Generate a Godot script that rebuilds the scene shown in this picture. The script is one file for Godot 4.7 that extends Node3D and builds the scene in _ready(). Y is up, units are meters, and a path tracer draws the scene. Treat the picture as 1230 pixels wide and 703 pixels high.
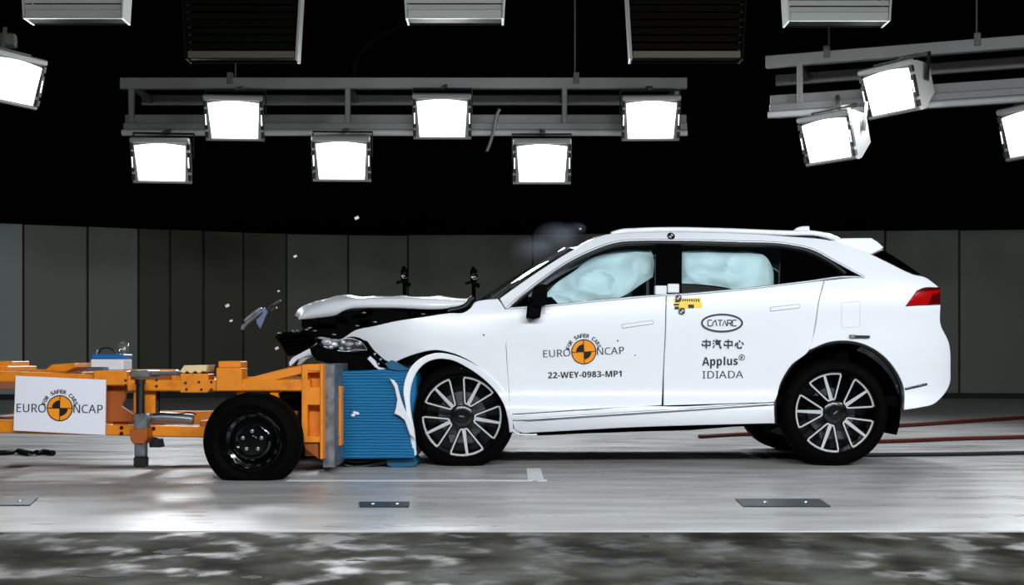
extends Node3D
# A barrier crash test: a white car has just run into the blue honeycomb block of an orange trolley under floodlights.
# Metres, y up. The lens stands at (0, EYE, DIST); everything is placed at its own distance.
const F := 1478.0
const DIST := 8.75
const HORIZON := 431.0
const EYE := 0.77
const MIDX := 615.0
const CAR_MID := -0.96
const NEAR_LAMP := 14.6
const FAR_LAMP := 7.0

var base_of := {}
var M := {}
var names := {}

# ---------------------------------------------------------------- naming and grouping
func numbered(called: String) -> String:
	var n: int = names.get(called, 0)
	names[called] = n + 1
	return called if n == 0 else "%s_%03d" % [called, n]

func tag(o: Node3D, label: String, category := "", group := "", kind := ""):
	if label: o.set_meta("label", label)
	if category: o.set_meta("category", category)
	if group: o.set_meta("group", group)
	if kind: o.set_meta("kind", kind)
	return o

# a thing whose children's meshes are written in world coordinates
func thing(called: String, at: Vector3, label: String, category: String, group := "") -> Node3D:
	var o := Node3D.new()
	o.name = numbered(called)
	add_child(o)
	o.position = at
	base_of[o] = at
	tag(o, label, category, group)
	return o

func obj(called: String, mesh: Mesh, mat: Material, parent: Node3D = null, label := "") -> MeshInstance3D:
	var mi := MeshInstance3D.new()
	mi.mesh = mesh
	mi.material_override = mat
	if parent == null:
		mi.name = numbered(called)
		add_child(mi)
	else:
		mi.name = called
		parent.add_child(mi, true)
		if base_of.has(parent): mi.position = -base_of[parent]
	if label: mi.set_meta("label", label)
	return mi

func struct(called: String, mesh: Mesh, mat: Material, parent: Node3D = null) -> MeshInstance3D:
	var o := obj(called, mesh, mat, parent)
	if parent == null: o.set_meta("kind", "structure")
	return o

# ---------------------------------------------------------------- measuring
func W(u: float, v: float, z: float) -> Vector3:
	var d := DIST - z
	return Vector3((u - MIDX) * d / F, EYE - (v - HORIZON) * d / F, z)

func floor_at(u: float, v: float) -> Vector3:
	var d := EYE * F / (v - HORIZON)
	return Vector3((u - MIDX) * d / F, 0, DIST - d)

# ---------------------------------------------------------------- mesh builder
class Shape:
	var st := SurfaceTool.new()
	var group := 1
	func _init() -> void:
		st.begin(Mesh.PRIMITIVE_TRIANGLES)
	func flat() -> void:
		st.set_smooth_group(-1)
	func smooth() -> void:
		group += 1
		st.set_smooth_group(group)
	func tri(a: Vector3, b: Vector3, c: Vector3) -> void:
		st.add_vertex(a); st.add_vertex(b); st.add_vertex(c)
	func tri_to(a: Vector3, b: Vector3, c: Vector3, dir: Vector3) -> void:
		if (a - c).cross(a - b).dot(dir) >= 0.0: tri(a, b, c)
		else: tri(a, c, b)
	func quad_to(a: Vector3, b: Vector3, c: Vector3, d: Vector3, dir: Vector3) -> void:
		tri_to(a, b, c, dir); tri_to(a, c, d, dir)
	func done() -> ArrayMesh:
		st.generate_normals()
		st.index()
		return st.commit()

	# chamfered box
	func box(xf: Transform3D, size: Vector3, b := 0.004) -> void:
		flat()
		var h := size / 2.0
		b = minf(b, minf(h.x, minf(h.y, h.z)) * 0.45)
		var k := {}
		for sx in [-1, 1]:
			for sy in [-1, 1]:
				for sz in [-1, 1]:
					var s := Vector3(sx, sy, sz)
					k[[sx, sy, sz]] = [xf * (s * Vector3(h.x, h.y - b, h.z - b)), xf * (s * Vector3(h.x - b, h.y, h.z - b)), xf * (s * Vector3(h.x - b, h.y - b, h.z))]
		var bs := xf.basis
		for s in [-1, 1]:
			quad_to(k[[s, -1, -1]][0], k[[s, 1, -1]][0], k[[s, 1, 1]][0], k[[s, -1, 1]][0], bs.x * s)
			quad_to(k[[-1, s, -1]][1], k[[1, s, -1]][1], k[[1, s, 1]][1], k[[-1, s, 1]][1], bs.y * s)
			quad_to(k[[-1, -1, s]][2], k[[1, -1, s]][2], k[[1, 1, s]][2], k[[-1, 1, s]][2], bs.z * s)
		for s in [-1, 1]:
			for t in [-1, 1]:
				quad_to(k[[s, t, -1]][0], k[[s, t, 1]][0], k[[s, t, 1]][1], k[[s, t, -1]][1], bs.x * s + bs.y * t)
				quad_to(k[[s, -1, t]][0], k[[s, 1, t]][0], k[[s, 1, t]][2], k[[s, -1, t]][2], bs.x * s + bs.z * t)
				quad_to(k[[-1, s, t]][1], k[[1, s, t]][1], k[[1, s, t]][2], k[[-1, s, t]][2], bs.y * s + bs.z * t)
				for r in [-1, 1]:
					var c = k[[s, t, r]]
					tri_to(c[0], c[1], c[2], bs * Vector3(s, t, r))

	func cube(lo: Vector3, hi: Vector3, b := 0.004) -> void:
		box(Transform3D(Basis(), (lo + hi) / 2.0), (hi - lo).abs(), b)

	# square bar from a to b
	func bar(a: Vector3, b: Vector3, w: float, h: float, bev := 0.004, up := Vector3.UP) -> void:
		var x := (b - a).normalized()
		if absf(x.dot(up)) > 0.98: up = Vector3(0, 0, 1)
		var z := x.cross(up).normalized()
		box(Transform3D(Basis(x, z.cross(x), z), (a + b) / 2.0), Vector3(a.distance_to(b), h, w), bev)

	func tube(pts: PackedVector3Array, radius: float, sides := 8, end_radius := -1.0) -> void:
		var rings := []
		var side := Vector3.ZERO
		var n := pts.size()
		for i in n:
			var d := (pts[mini(i + 1, n - 1)] - pts[maxi(i - 1, 0)]).normalized()
			if side == Vector3.ZERO: side = d.cross(Vector3.UP if absf(d.y) < 0.9 else Vector3.RIGHT)
			side = (side - d * side.dot(d)).normalized()
			var up := d.cross(side)
			var r := radius if end_radius < 0 else lerpf(radius, end_radius, float(i) / (n - 1))
			var ring := PackedVector3Array()
			for k in sides:
				var a := TAU * k / sides
				ring.append(pts[i] + (side * cos(a) + up * sin(a)) * r)
			rings.append(ring)
		smooth()
		for i in n - 1:
			for k in sides:
				var q := (k + 1) % sides
				quad_to(rings[i][k], rings[i][q], rings[i + 1][q], rings[i + 1][k], rings[i][k] + rings[i][q] - pts[i] * 2.0)
		flat()
		for e in [0, n - 1]:
			var d: Vector3 = pts[0] - pts[1] if e == 0 else pts[n - 1] - pts[n - 2]
			for k in sides: tri_to(pts[e], rings[e][k], rings[e][(k + 1) % sides], d)

	# profile of (radius, height along the axis z of xf)
	func lathe(profile: PackedVector2Array, xf := Transform3D(), segs := 32, low := -99.0) -> void:
		smooth()
		for i in profile.size() - 1:
			var p := profile[i]
			var q := profile[i + 1]
			if i > 0 and absf((p - profile[i - 1]).angle_to(q - p)) > 0.7: smooth()
			for k in segs:
				var a := TAU * k / segs
				var b := TAU * (k + 1) / segs
				var c := [Vector3(cos(a) * p.x, sin(a) * p.x, p.y), Vector3(cos(b) * p.x, sin(b) * p.x, p.y), Vector3(cos(b) * q.x, sin(b) * q.x, q.y), Vector3(cos(a) * q.x, sin(a) * q.x, q.y)]
				for j in 4: c[j] = xf * Vector3(c[j].x, maxf(c[j].y, low), c[j].z)
				tri(c[0], c[2], c[1]); tri(c[0], c[3], c[2])

	# polygon in the xy plane of xf, drawn out between z0 and z1
	func extrude(poly: PackedVector2Array, z0: float, z1: float, bev := 0.003, xf := Transform3D()) -> void:
		flat()
		if Geometry2D.is_polygon_clockwise(poly): poly.reverse()
		var inner := Shape.inset(poly, bev)
		var t := Geometry2D.triangulate_polygon(inner)
		if t.is_empty():
			inner = poly
			t = Geometry2D.triangulate_polygon(poly)
		var lo := minf(z0, z1)
		var hi := maxf(z0, z1)
		for i in range(0, t.size(), 3):
			var a := inner[t[i]]
			var b := inner[t[i + 1]]
			var c := inner[t[i + 2]]
			tri_to(xf * Vector3(a.x, a.y, hi), xf * Vector3(b.x, b.y, hi), xf * Vector3(c.x, c.y, hi), xf.basis.z)
			tri_to(xf * Vector3(a.x, a.y, lo), xf * Vector3(b.x, b.y, lo), xf * Vector3(c.x, c.y, lo), -xf.basis.z)
		var n := poly.size()
		for i in n:
			var j := (i + 1) % n
			var out := xf.basis * Vector3(poly[j].y - poly[i].y, poly[i].x - poly[j].x, 0)
			var pi := poly[i]; var pj := poly[j]; var ii := inner[i]; var ij := inner[j]
			quad_to(xf * Vector3(pi.x, pi.y, lo + bev), xf * Vector3(pj.x, pj.y, lo + bev), xf * Vector3(pj.x, pj.y, hi - bev), xf * Vector3(pi.x, pi.y, hi - bev), out)
			quad_to(xf * Vector3(pi.x, pi.y, hi - bev), xf * Vector3(pj.x, pj.y, hi - bev), xf * Vector3(ij.x, ij.y, hi), xf * Vector3(ii.x, ii.y, hi), out.normalized() + xf.basis.z)
			quad_to(xf * Vector3(pi.x, pi.y, lo + bev), xf * Vector3(pj.x, pj.y, lo + bev), xf * Vector3(ij.x, ij.y, lo), xf * Vector3(ii.x, ii.y, lo), out.normalized() - xf.basis.z)

	func loft(rows: Array, creased := false) -> void:
		smooth()
		for i in rows.size() - 1:
			if creased: smooth()
			for j in rows[i].size() - 1:
				var a: Vector3 = rows[i][j]; var b: Vector3 = rows[i][j + 1]; var c: Vector3 = rows[i + 1][j + 1]; var d: Vector3 = rows[i + 1][j]
				tri(a, b, c); tri(a, c, d)

	func blob(center: Vector3, r: Vector3, noise: FastNoiseLite = null, amount := 0.0, nu := 14, nv := 9) -> void:
		var rows := []
		for i in nv + 1:
			var row := PackedVector3Array()
			var p := PI * i / nv
			for j in nu + 1:
				var a := TAU * (j % nu) / nu
				var d := Vector3(sin(p) * cos(a), cos(p), sin(p) * sin(a))
				var k := 1.0 + (noise.get_noise_3dv(center * 7.0 + d * 2.0) * amount if noise else 0.0)
				row.append(center + d * r * k)
			rows.append(row)
		loft(rows)

	static func inset(poly: PackedVector2Array, by: float) -> PackedVector2Array:
		var out := PackedVector2Array()
		var n := poly.size()
		for i in n:
			var d1 := (poly[i] - poly[(i + n - 1) % n]).normalized()
			var d2 := (poly[(i + 1) % n] - poly[i]).normalized()
			var n1 := Vector2(-d1.y, d1.x)
			var n2 := Vector2(-d2.y, d2.x)
			var m := (n1 + n2) / maxf(0.35, 1.0 + n1.dot(n2))
			out.append(poly[i] + m * by)
		return out

# ---------------------------------------------------------------- outlines
func pts(flat: Array) -> PackedVector2Array:
	var out := PackedVector2Array()
	for i in range(0, flat.size(), 2): out.append(Vector2(flat[i], flat[i + 1]))
	return out

# a smooth curve through the points; sharp turns stay corners
func curve(p: PackedVector2Array, closed := true, step := 3.0, corner := 40.0) -> PackedVector2Array:
	var n := p.size()
	var sharp := []
	for i in n:
		if not closed and (i == 0 or i == n - 1):
			sharp.append(true)
			continue
		var a := (p[i] - p[(i + n - 1) % n]).angle_to(p[(i + 1) % n] - p[i])
		sharp.append(absf(rad_to_deg(a)) > corner)
	var out := PackedVector2Array()
	for i in (n if closed else n - 1):
		var b := p[i]
		var c := p[(i + 1) % n]
		var a := b * 2.0 - c if sharp[i] else p[(i + n - 1) % n]
		var d := c * 2.0 - b if sharp[(i + 1) % n] else p[(i + 2) % n]
		var l := b.distance_to(c)
		var k := maxi(1, int(ceil(l / step)))
		for j in k:
			out.append(b.cubic_interpolate_in_time(c, a, d, float(j) / k, l, -a.distance_to(b), l + c.distance_to(d)))
	if not closed: out.append(p[n - 1])
	return out

func world_poly(flat: Array, z: float, closed := true, smooth_it := false) -> PackedVector2Array:
	var p := pts(flat)
	if smooth_it: p = curve(p, closed)
	var out := PackedVector2Array()
	for q in p:
		var w := W(q.x, q.y, z)
		out.append(Vector2(w.x, w.y))
	return out

func path(flat: Array, z: float, smooth_it := true) -> PackedVector3Array:
	var p := pts(flat)
	if smooth_it: p = curve(p, false, 4.0, 89.0)
	var out := PackedVector3Array()
	for q in p: out.append(W(q.x, q.y, z))
	return out

func ribbon_poly(p: PackedVector2Array, w: float, closed := false) -> Array:
	# pieces of a flat stroke, one polygon a segment run
	var n := p.size()
	var left := PackedVector2Array()
	var right := PackedVector2Array()
	for i in n:
		var d1 := (p[i] - p[(i + n - 1) % n]).normalized() if i > 0 or closed else (p[1] - p[0]).normalized()
		var d2 := (p[(i + 1) % n] - p[i]).normalized() if i < n - 1 or closed else d1
		if i == 0 and not closed: d1 = d2
		var n1 := Vector2(-d1.y, d1.x)
		var n2 := Vector2(-d2.y, d2.x)
		var m := (n1 + n2) / maxf(0.5, 1.0 + n1.dot(n2)) * w / 2.0
		left.append(p[i] + m); right.append(p[i] - m)
	var out := []
	for i in (n if closed else n - 1):
		var j := (i + 1) % n
		out.append(PackedVector2Array([left[i], left[j], right[j], right[i]]))
	return out

# ---------------------------------------------------------------- the car's flank
const SKIN_Y := [0.10, 0.24, 0.32, 0.40, 0.52, 0.66, 0.80, 0.92, 1.02, 1.10, 1.18, 1.26, 1.40, 1.52, 1.60, 1.68, 1.76]
const SKIN_Z := [-0.16, -0.07, -0.028, -0.012, -0.058, -0.056, -0.030, -0.005, -0.004, -0.014, -0.042, -0.082, -0.165, -0.255, -0.325, -0.42, -0.60]

func plan(x: float) -> float:
	var z := 0.0
	if x > 2.35:
		var s := minf((x - 2.35) / 0.95, 1.0)
		z -= 0.34 * (1.0 - sqrt(1.0 - s * s * 0.97))
	if x < -0.6:
		var s := (-0.6 - x) / 0.8
		z -= 0.30 * s * s
	return z

func skin(x: float, y: float) -> float:
	var t := clampf(x / 2.4, -0.15, 1.15)
	var yq := y - 0.2 * t * smoothstep(0.72, 1.15, y)
	yq = clampf(yq, 0.1, 1.76)
	var i := 0
	while i < SKIN_Y.size() - 2 and yq > SKIN_Y[i + 1]: i += 1
	var n := SKIN_Y.size() - 1
	var z0: float = SKIN_Z[maxi(i - 1, 0)]
	var z3: float = SKIN_Z[mini(i + 2, n)]
	var z := cubic_interpolate_in_time(SKIN_Z[i], SKIN_Z[i + 1], z0, z3, (yq - SKIN_Y[i]) / (SKIN_Y[i + 1] - SKIN_Y[i]), SKIN_Y[i + 1] - SKIN_Y[i], SKIN_Y[maxi(i - 1, 0)] - SKIN_Y[i] - (0.1 if i == 0 else 0.0), SKIN_Y[mini(i + 2, n)] - SKIN_Y[i] + (0.1 if i + 2 > n else 0.0))
	z += plan(x)
	z -= 0.10 * smoothstep(1.1, 1.6, y) * clampf((x - 1.3) / 1.6, 0.0, 1.2) ** 2
	for c in [Vector2(-0.361, 0.36), Vector2(2.303, 0.385)]:
		var r: float = c.distance_to(Vector2(x, y))
		if y > 0.3: z += 0.014 * exp(-pow((r - 0.42) / 0.15, 2.0)) * smoothstep(0.3, 0.45, y)
	return z

func SP(u: float, v: float, zf: Callable = skin) -> Vector3:
	var z := 0.0
	for i in 9:
		var p := W(u, v, z)
		z = lerpf(z, zf.call(p.x, p.y), 0.8)
	return W(u, v, z)

func sk(flat: Array, closed := true, zf: Callable = skin, step := 3.0) -> PackedVector2Array:
	var out := PackedVector2Array()
	for q in curve(pts(flat), closed, step):
		var w := SP(q.x, q.y, zf)
		out.append(Vector2(w.x, w.y))
	return out

func sk_path(flat: Array, out_by := 0.0) -> PackedVector3Array:
	var o := PackedVector3Array()
	for q in curve(pts(flat), false, 4.0):
		var w := SP(q.x, q.y)
		o.append(w + Vector3(0, 0, out_by))
	return o

func mirrored(p: PackedVector3Array) -> PackedVector3Array:
	var o := PackedVector3Array()
	for q in p: o.append(Vector3(q.x, q.y, 2.0 * CAR_MID - q.z))
	return o

func normal_of(zf: Callable, x: float, y: float) -> Vector3:
	var e := 0.006
	return Vector3(zf.call(x - e, y) - zf.call(x + e, y), zf.call(x, y - e) - zf.call(x, y + e), 2.0 * e).normalized()

func sheet_tri(st: SurfaceTool, p: Array, n: Array, mirror: bool) -> void:
	var a: Vector3 = p[0]; var b: Vector3 = p[1]; var c: Vector3 = p[2]
	var order := [0, 1, 2]
	if (a - c).cross(a - b).dot(n[0] + n[1] + n[2]) < 0.0: order = [0, 2, 1]
	if mirror: order.reverse()
	for k in order:
		var q: Vector3 = p[k]
		var m: Vector3 = n[k]
		if mirror:
			q.z = 2.0 * CAR_MID - q.z
			m.z = -m.z
		st.set_normal(m)
		st.add_vertex(q)

# a curved sheet with rolled edges: outline in x and y, depth from zf
func sheet(poly: PackedVector2Array, zf: Callable, inset := 0.003, r := 0.005, depth := 0.03, cell := 0.03, mirror := false) -> ArrayMesh:
	var st := SurfaceTool.new()
	st.begin(Mesh.PRIMITIVE_TRIANGLES)
	if Geometry2D.is_polygon_clockwise(poly): poly.reverse()
	var edge := Shape.inset(poly, inset)
	var inner := Shape.inset(poly, inset + r)
	var lo := inner[0]
	var hi := inner[0]
	for p in inner:
		lo = lo.min(p); hi = hi.max(p)
	lo -= Vector2(0.0013, 0.0017)
	var nx := int((hi.x - lo.x) / cell) + 1
	var ny := int((hi.y - lo.y) / cell) + 1
	var cut := {}
	var n := inner.size()
	for i in n:
		var a := inner[i]
		var b := inner[(i + 1) % n]
		var k := int(a.distance_to(b) / (cell * 0.1)) + 1
		for j in k + 1:
			var q := (a.lerp(b, float(j) / k) - lo) / cell
			cut[Vector2i(int(q.x), int(q.y))] = true
	for ix in nx:
		for iy in ny:
			var o := lo + Vector2(ix, iy) * cell
			var quad := PackedVector2Array([o, o + Vector2(cell, 0), o + Vector2(cell, cell), o + Vector2(0, cell)])
			var pieces := []
			if cut.has(Vector2i(ix, iy)): pieces = Geometry2D.intersect_polygons(quad, inner)
			elif Geometry2D.is_point_in_polygon(o + Vector2(cell, cell) / 2.0, inner): pieces = [quad]
			for piece in pieces:
				var t := Geometry2D.triangulate_polygon(piece)
				for i in range(0, t.size(), 3):
					var p := []
					var m := []
					for k in 3:
						var c: Vector2 = piece[t[i + k]]
						p.append(Vector3(c.x, c.y, zf.call(c.x, c.y)))
						m.append(normal_of(zf, c.x, c.y))
					sheet_tri(st, p, m, mirror)
	var r0 := []; var r1 := []; var r2 := []; var n0 := []; var n1 := []; var n2 := []
	for i in n:
		var q := inner[i]
		var e := edge[i]
		var z: float = zf.call(q.x, q.y)
		var m := normal_of(zf, q.x, q.y)
		var out := Vector3(e.x - q.x, e.y - q.y, 0).normalized()
		r0.append(Vector3(q.x, q.y, z)); n0.append(m)
		r1.append(Vector3(e.x, e.y, z - r * 0.8)); n1.append((m * 0.5 + out).normalized())
		r2.append(Vector3(e.x, e.y, z - depth)); n2.append(out)
	for i in n:
		var j := (i + 1) % n
		sheet_tri(st, [r0[i], r0[j], r1[j]], [n0[i], n0[j], n1[j]], mirror)
		sheet_tri(st, [r0[i], r1[j], r1[i]], [n0[i], n1[j], n1[i]], mirror)
		sheet_tri(st, [r1[i], r1[j], r2[j]], [n1[i], n1[j], n2[j]], mirror)
		sheet_tri(st, [r1[i], r2[j], r2[i]], [n1[i], n2[j], n2[i]], mirror)
	st.index()
	return st.commit()

# a body panel on both flanks of the car
func panel(called: String, flat: Array, mat: Material, car: Node3D, both := true, sink := 0.0, inset := 0.0016, label := "") -> MeshInstance3D:
	var zf := skin if sink == 0.0 else func(x, y): return skin(x, y) - sink
	var poly := sk(flat, true, zf)
	var o := obj(called, sheet(poly, zf, inset), mat, car, label)
	if both: obj(called, sheet(poly, zf, inset, 0.005, 0.03, 0.05, true), mat, car, label)
	return o

# ---------------------------------------------------------------- lettering
var font_plain := SystemFont.new()
var font_bold := SystemFont.new()

# adds the letters of a text, fitted to w by h, centred on at, turned by rot, laid on zf
func letters(s: Shape, text: String, font: Font, at: Vector2, w: float, h: float, rot: float, zf: Callable, lift := 0.002) -> void:
	var tm := TextMesh.new()
	tm.font = font
	tm.text = text
	tm.font_size = 40
	tm.pixel_size = 0.01
	tm.curve_step = 4.0
	tm.depth = 0.0005
	var box := tm.get_aabb()
	var a := tm.surface_get_arrays(0)
	var v: PackedVector3Array = a[Mesh.ARRAY_VERTEX]
	var idx: PackedInt32Array = a[Mesh.ARRAY_INDEX] if a[Mesh.ARRAY_INDEX] != null else PackedInt32Array(range(v.size()))
	var c := box.get_center()
	s.flat()
	var q := PackedVector3Array()
	for p in v:
		var l := Vector2((p.x - c.x) * w / box.size.x, (p.y - c.y) * h / box.size.y).rotated(rot) + at
		q.append(Vector3(l.x, l.y, zf.call(l.x, l.y) + lift + (0.001 if p.z > 0 else 0.0)))
	for i in range(0, idx.size() / 3 * 3, 3): s.tri(q[idx[i]], q[idx[i + 1]], q[idx[i + 2]])

func stroke(s: Shape, p: PackedVector2Array, w: float, zf: Callable, closed := false, lift := 0.002) -> void:
	for piece in ribbon_poly(p, w, closed):
		var z: float = zf.call(piece[0].x, piece[0].y) + lift
		s.extrude(piece, z, z + 0.001, 0.0)

func disc(s: Shape, c: Vector2, r0: float, r1: float, a0: float, a1: float, zf: Callable, lift: float, segs := 32) -> void:
	s.flat()
	for i in segs:
		var a := lerpf(a0, a1, float(i) / segs)
		var b := lerpf(a0, a1, float(i + 1) / segs)
		var q := []
		for k in [[r0, a], [r1, a], [r1, b], [r0, b]]:
			var p: Vector2 = c + Vector2(cos(k[1]), sin(k[1])) * k[0]
			q.append(Vector3(p.x, p.y, zf.call(p.x, p.y) + lift))
		s.quad_to(q[0], q[1], q[2], q[3], Vector3(0, 0, 1))
		for e in [[q[1], q[2]], [q[0], q[3]]]:
			var dn := Vector3(0, 0, -0.0008)
			s.quad_to(e[0], e[1], e[1] + dn, e[0] + dn, Vector3((e[0].x - c.x), e[0].y - c.y, 0))

# the round safety badge with its words; m = metres a pixel
func badge(parent: Node3D, c: Vector2, m: float, rot: float, zf: Callable, half_words: float, cap: float, r: float) -> void:
	var s := Shape.new()
	disc(s, c, 0.0, r * m, 0, TAU, zf, 0.0022)
	obj("target_disc", s.done(), M.badge_orange, parent, "round orange and black target emblem")
	s = Shape.new()
	disc(s, c, (r - 0.9) * m, (r + 0.3) * m, 0, TAU, zf, 0.0032)
	disc(s, c, 0.0, r * 0.62 * m, PI / 2 + rot, PI + rot, zf, 0.003, 12)
	disc(s, c, 0.0, r * 0.62 * m, -PI / 2 + rot, rot, zf, 0.003, 12)
	var x := Vector2(cos(rot), sin(rot)) * r * m
	stroke(s, PackedVector2Array([c - x, c + x]), 0.9 * m, zf, false, 0.003)
	stroke(s, PackedVector2Array([c - x.orthogonal(), c + x.orthogonal()]), 0.9 * m, zf, false, 0.003)
	obj("target_marking", s.done(), M.ink, parent)
	s = Shape.new()
	var wl := half_words - r - 2.0
	var off := Vector2(r + 1.0 + wl / 2.0, -0.02 * r).rotated(rot) * m
	var off2 := Vector2(-(r + 1.4 + wl / 2.0), -0.02 * r).rotated(rot) * m
	letters(s, "EURO", font_plain, c + off2, wl * m, cap * m, rot, zf)
	letters(s, "NCAP", font_plain, c + off, wl * m, cap * m, rot, zf)
	var words := "FOR SAFER CARS"
	for i in words.length():
		if words[i] == " ": continue
		var a := rot + PI / 2 + deg_to_rad(lerpf(73.0, -73.0, float(i) / (words.length() - 1)))
		letters(s, words[i], font_bold, c + Vector2(cos(a), sin(a)) * (r + 4.6) * m, 3.6 * m, 4.6 * m, a - PI / 2, zf)
	obj("badge_lettering", s.done(), M.ink_soft, parent)

# ---------------------------------------------------------------- materials
func mat(called: String, color: Color, rough := 0.5, metal := 0.0) -> StandardMaterial3D:
	var m := StandardMaterial3D.new()
	m.resource_name = called
	m.albedo_color = color
	m.roughness = rough
	m.metallic = metal
	M[called] = m
	return m

func noise_tex(sd: int, freq: float, stops: Array, octaves := 5, as_normal := false, size := 512) -> NoiseTexture2D:
	var t := NoiseTexture2D.new()
	var n := FastNoiseLite.new()
	n.seed = sd
	n.noise_type = FastNoiseLite.TYPE_SIMPLEX_SMOOTH
	n.frequency = freq
	n.fractal_octaves = octaves
	t.noise = n
	t.width = size
	t.height = size
	t.seamless = true
	t.as_normal_map = as_normal
	if stops:
		var g := Gradient.new()
		g.offsets = PackedFloat32Array(stops.map(func(s): return s[0]))
		g.colors = PackedColorArray(stops.map(func(s): return s[1]))
		t.color_ramp = g
	return t

func grey(v: float) -> Color:
	return Color(v, v, v)

func make_materials() -> void:
	for f in [font_plain, font_bold]: f.font_names = PackedStringArray(["Droid Sans"])
	font_bold.font_weight = 700
	var p := mat("white_paint", Color(0.90, 0.91, 0.93), 0.32)
	p.clearcoat_enabled = true
	p.clearcoat_roughness = 0.06
	mat("black_gloss", Color(0.02, 0.02, 0.022), 0.12)
	mat("black_plastic", Color(0.035, 0.035, 0.037), 0.5)
	mat("black_matt", Color(0.02, 0.02, 0.02), 0.85)
	mat("bay_black", Color(0.008, 0.008, 0.009), 0.55)
	mat("chrome", Color(0.74, 0.75, 0.77), 0.38, 0.8)
	mat("dark_chrome", Color(0.30, 0.31, 0.33), 0.2, 1.0)
	mat("alloy", Color(0.86, 0.87, 0.88), 0.25, 0.45)
	mat("rim_black", Color(0.03, 0.03, 0.033), 0.22)
	mat("brake_steel", Color(0.42, 0.42, 0.44), 0.35, 0.9)
	var t := mat("rubber", Color(0.02, 0.019, 0.017), 0.7)
	t.heightmap_enabled = true
	t.heightmap_texture = noise_tex(5, 0.03, [], 3)
	t.heightmap_scale = 0.1
	t.uv1_triplanar = true
	t.uv1_scale = Vector3(3, 3, 3)
	var o := mat("orange_paint", Color(0.90, 0.53, 0.09), 0.42)
	o.albedo_texture = noise_tex(11, 0.012, [[0.0, Color(0.86, 0.80, 0.74)], [0.35, Color(0.97, 0.96, 0.94)], [1.0, Color(1, 1, 1)]])
	o.uv1_triplanar = true
	o.uv1_world_triplanar = true
	o.uv1_scale = Vector3(1.3, 1.3, 1.3)
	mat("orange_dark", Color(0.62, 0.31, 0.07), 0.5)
	mat("pale_wood", Color(0.86, 0.76, 0.58), 0.7)
	mat("galvanised", Color(0.52, 0.54, 0.56), 0.42, 0.55).albedo_texture = noise_tex(21, 0.02, [[0.2, grey(0.75)], [0.8, grey(1.0)]])
	M.galvanised.uv1_triplanar = true
	mat("steel", Color(0.62, 0.63, 0.64), 0.3, 0.85)
	mat("blue_foil", Color(0.0, 0.41, 0.60), 0.40, 0.3)
	mat("blue_deep", Color(0.0, 0.32, 0.45), 0.45, 0.2)
	mat("blue_lid", Color(0.05, 0.40, 0.66), 0.4)
	mat("white_plastic", Color(0.86, 0.86, 0.88), 0.4)
	mat("sign_white", Color(0.90, 0.90, 0.94), 0.45)
	mat("badge_orange", Color(0.95, 0.58, 0.08), 0.5)
	mat("yellow_tape", Color(0.92, 0.77, 0.18), 0.5)
	mat("ink", Color(0.03, 0.03, 0.04), 0.5)
	mat("ink_soft", Color(0.12, 0.15, 0.21), 0.5)
	mat("ink_green", Color(0.10, 0.16, 0.19), 0.5)
	var g := mat("glass_side", Color(0.10, 0.14, 0.14, 0.10), 0.02)
	g.transparency = BaseMaterial3D.TRANSPARENCY_ALPHA
	g = mat("glass_front", Color(0.06, 0.10, 0.09, 0.35), 0.02)
	g.transparency = BaseMaterial3D.TRANSPARENCY_ALPHA
	g = mat("glass_clear", Color(0.9, 0.92, 0.95, 0.03), 0.03)
	g.transparency = BaseMaterial3D.TRANSPARENCY_ALPHA
	mat("glass_dark", Color(0.008, 0.008, 0.01), 0.04)
	var a := mat("airbag_cloth", Color(0.80, 0.93, 0.95), 0.8)
	a.heightmap_enabled = true
	a.heightmap_texture = noise_tex(31, 0.02, [], 4)
	a.heightmap_scale = 0.12
	a.uv1_triplanar = true
	a.uv1_scale = Vector3(1.5, 1.5, 1.5)
	mat("red_lens", Color(0.62, 0.015, 0.03), 0.12)
	mat("red_dark", Color(0.30, 0.008, 0.014), 0.12)
	mat("lamp_reflector", Color(0.85, 0.86, 0.88), 0.15, 0.6)
	mat("seat_cloth", Color(0.05, 0.05, 0.055), 0.85)
	mat("lamp_housing", Color(0.50, 0.50, 0.49), 0.45, 0.2)
	mat("lamp_black", Color(0.03, 0.045, 0.045), 0.4)
	var e := mat("lamp_face", Color(1, 1, 1), 0.3)
	e.emission_enabled = true
	e.emission = Color(0.97, 1.0, 1.0)
	e.emission_energy_multiplier = 2.2
	mat("beam_paint", Color(0.46, 0.46, 0.45), 0.4)
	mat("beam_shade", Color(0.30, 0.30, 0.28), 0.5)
	mat("vent_white", Color(0.72, 0.73, 0.72), 0.5)
	mat("vent_dark", Color(0.035, 0.027, 0.022), 0.7)
	mat("vent_brown", Color(0.25, 0.21, 0.15), 0.6)
	mat("vent_pale", Color(0.66, 0.67, 0.65), 0.5)
	mat("hall_black", Color(0.035, 0.035, 0.035), 0.95)
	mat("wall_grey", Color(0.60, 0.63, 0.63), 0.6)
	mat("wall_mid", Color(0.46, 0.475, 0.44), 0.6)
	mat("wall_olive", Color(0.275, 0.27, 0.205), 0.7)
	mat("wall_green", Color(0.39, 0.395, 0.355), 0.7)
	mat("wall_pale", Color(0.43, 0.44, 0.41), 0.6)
	mat("seam_dark", Color(0.06, 0.06, 0.055), 0.7)
	mat("stain", Color(0.10, 0.095, 0.08), 0.7)
	mat("line_white", Color(0.85, 0.86, 0.87), 0.5)
	mat("plate_metal", Color(0.22, 0.24, 0.26), 0.4, 0.5)
	mat("cable_red", Color(0.35, 0.09, 0.05), 0.6)
	mat("cable_black", Color(0.03, 0.03, 0.03), 0.6)
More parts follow.
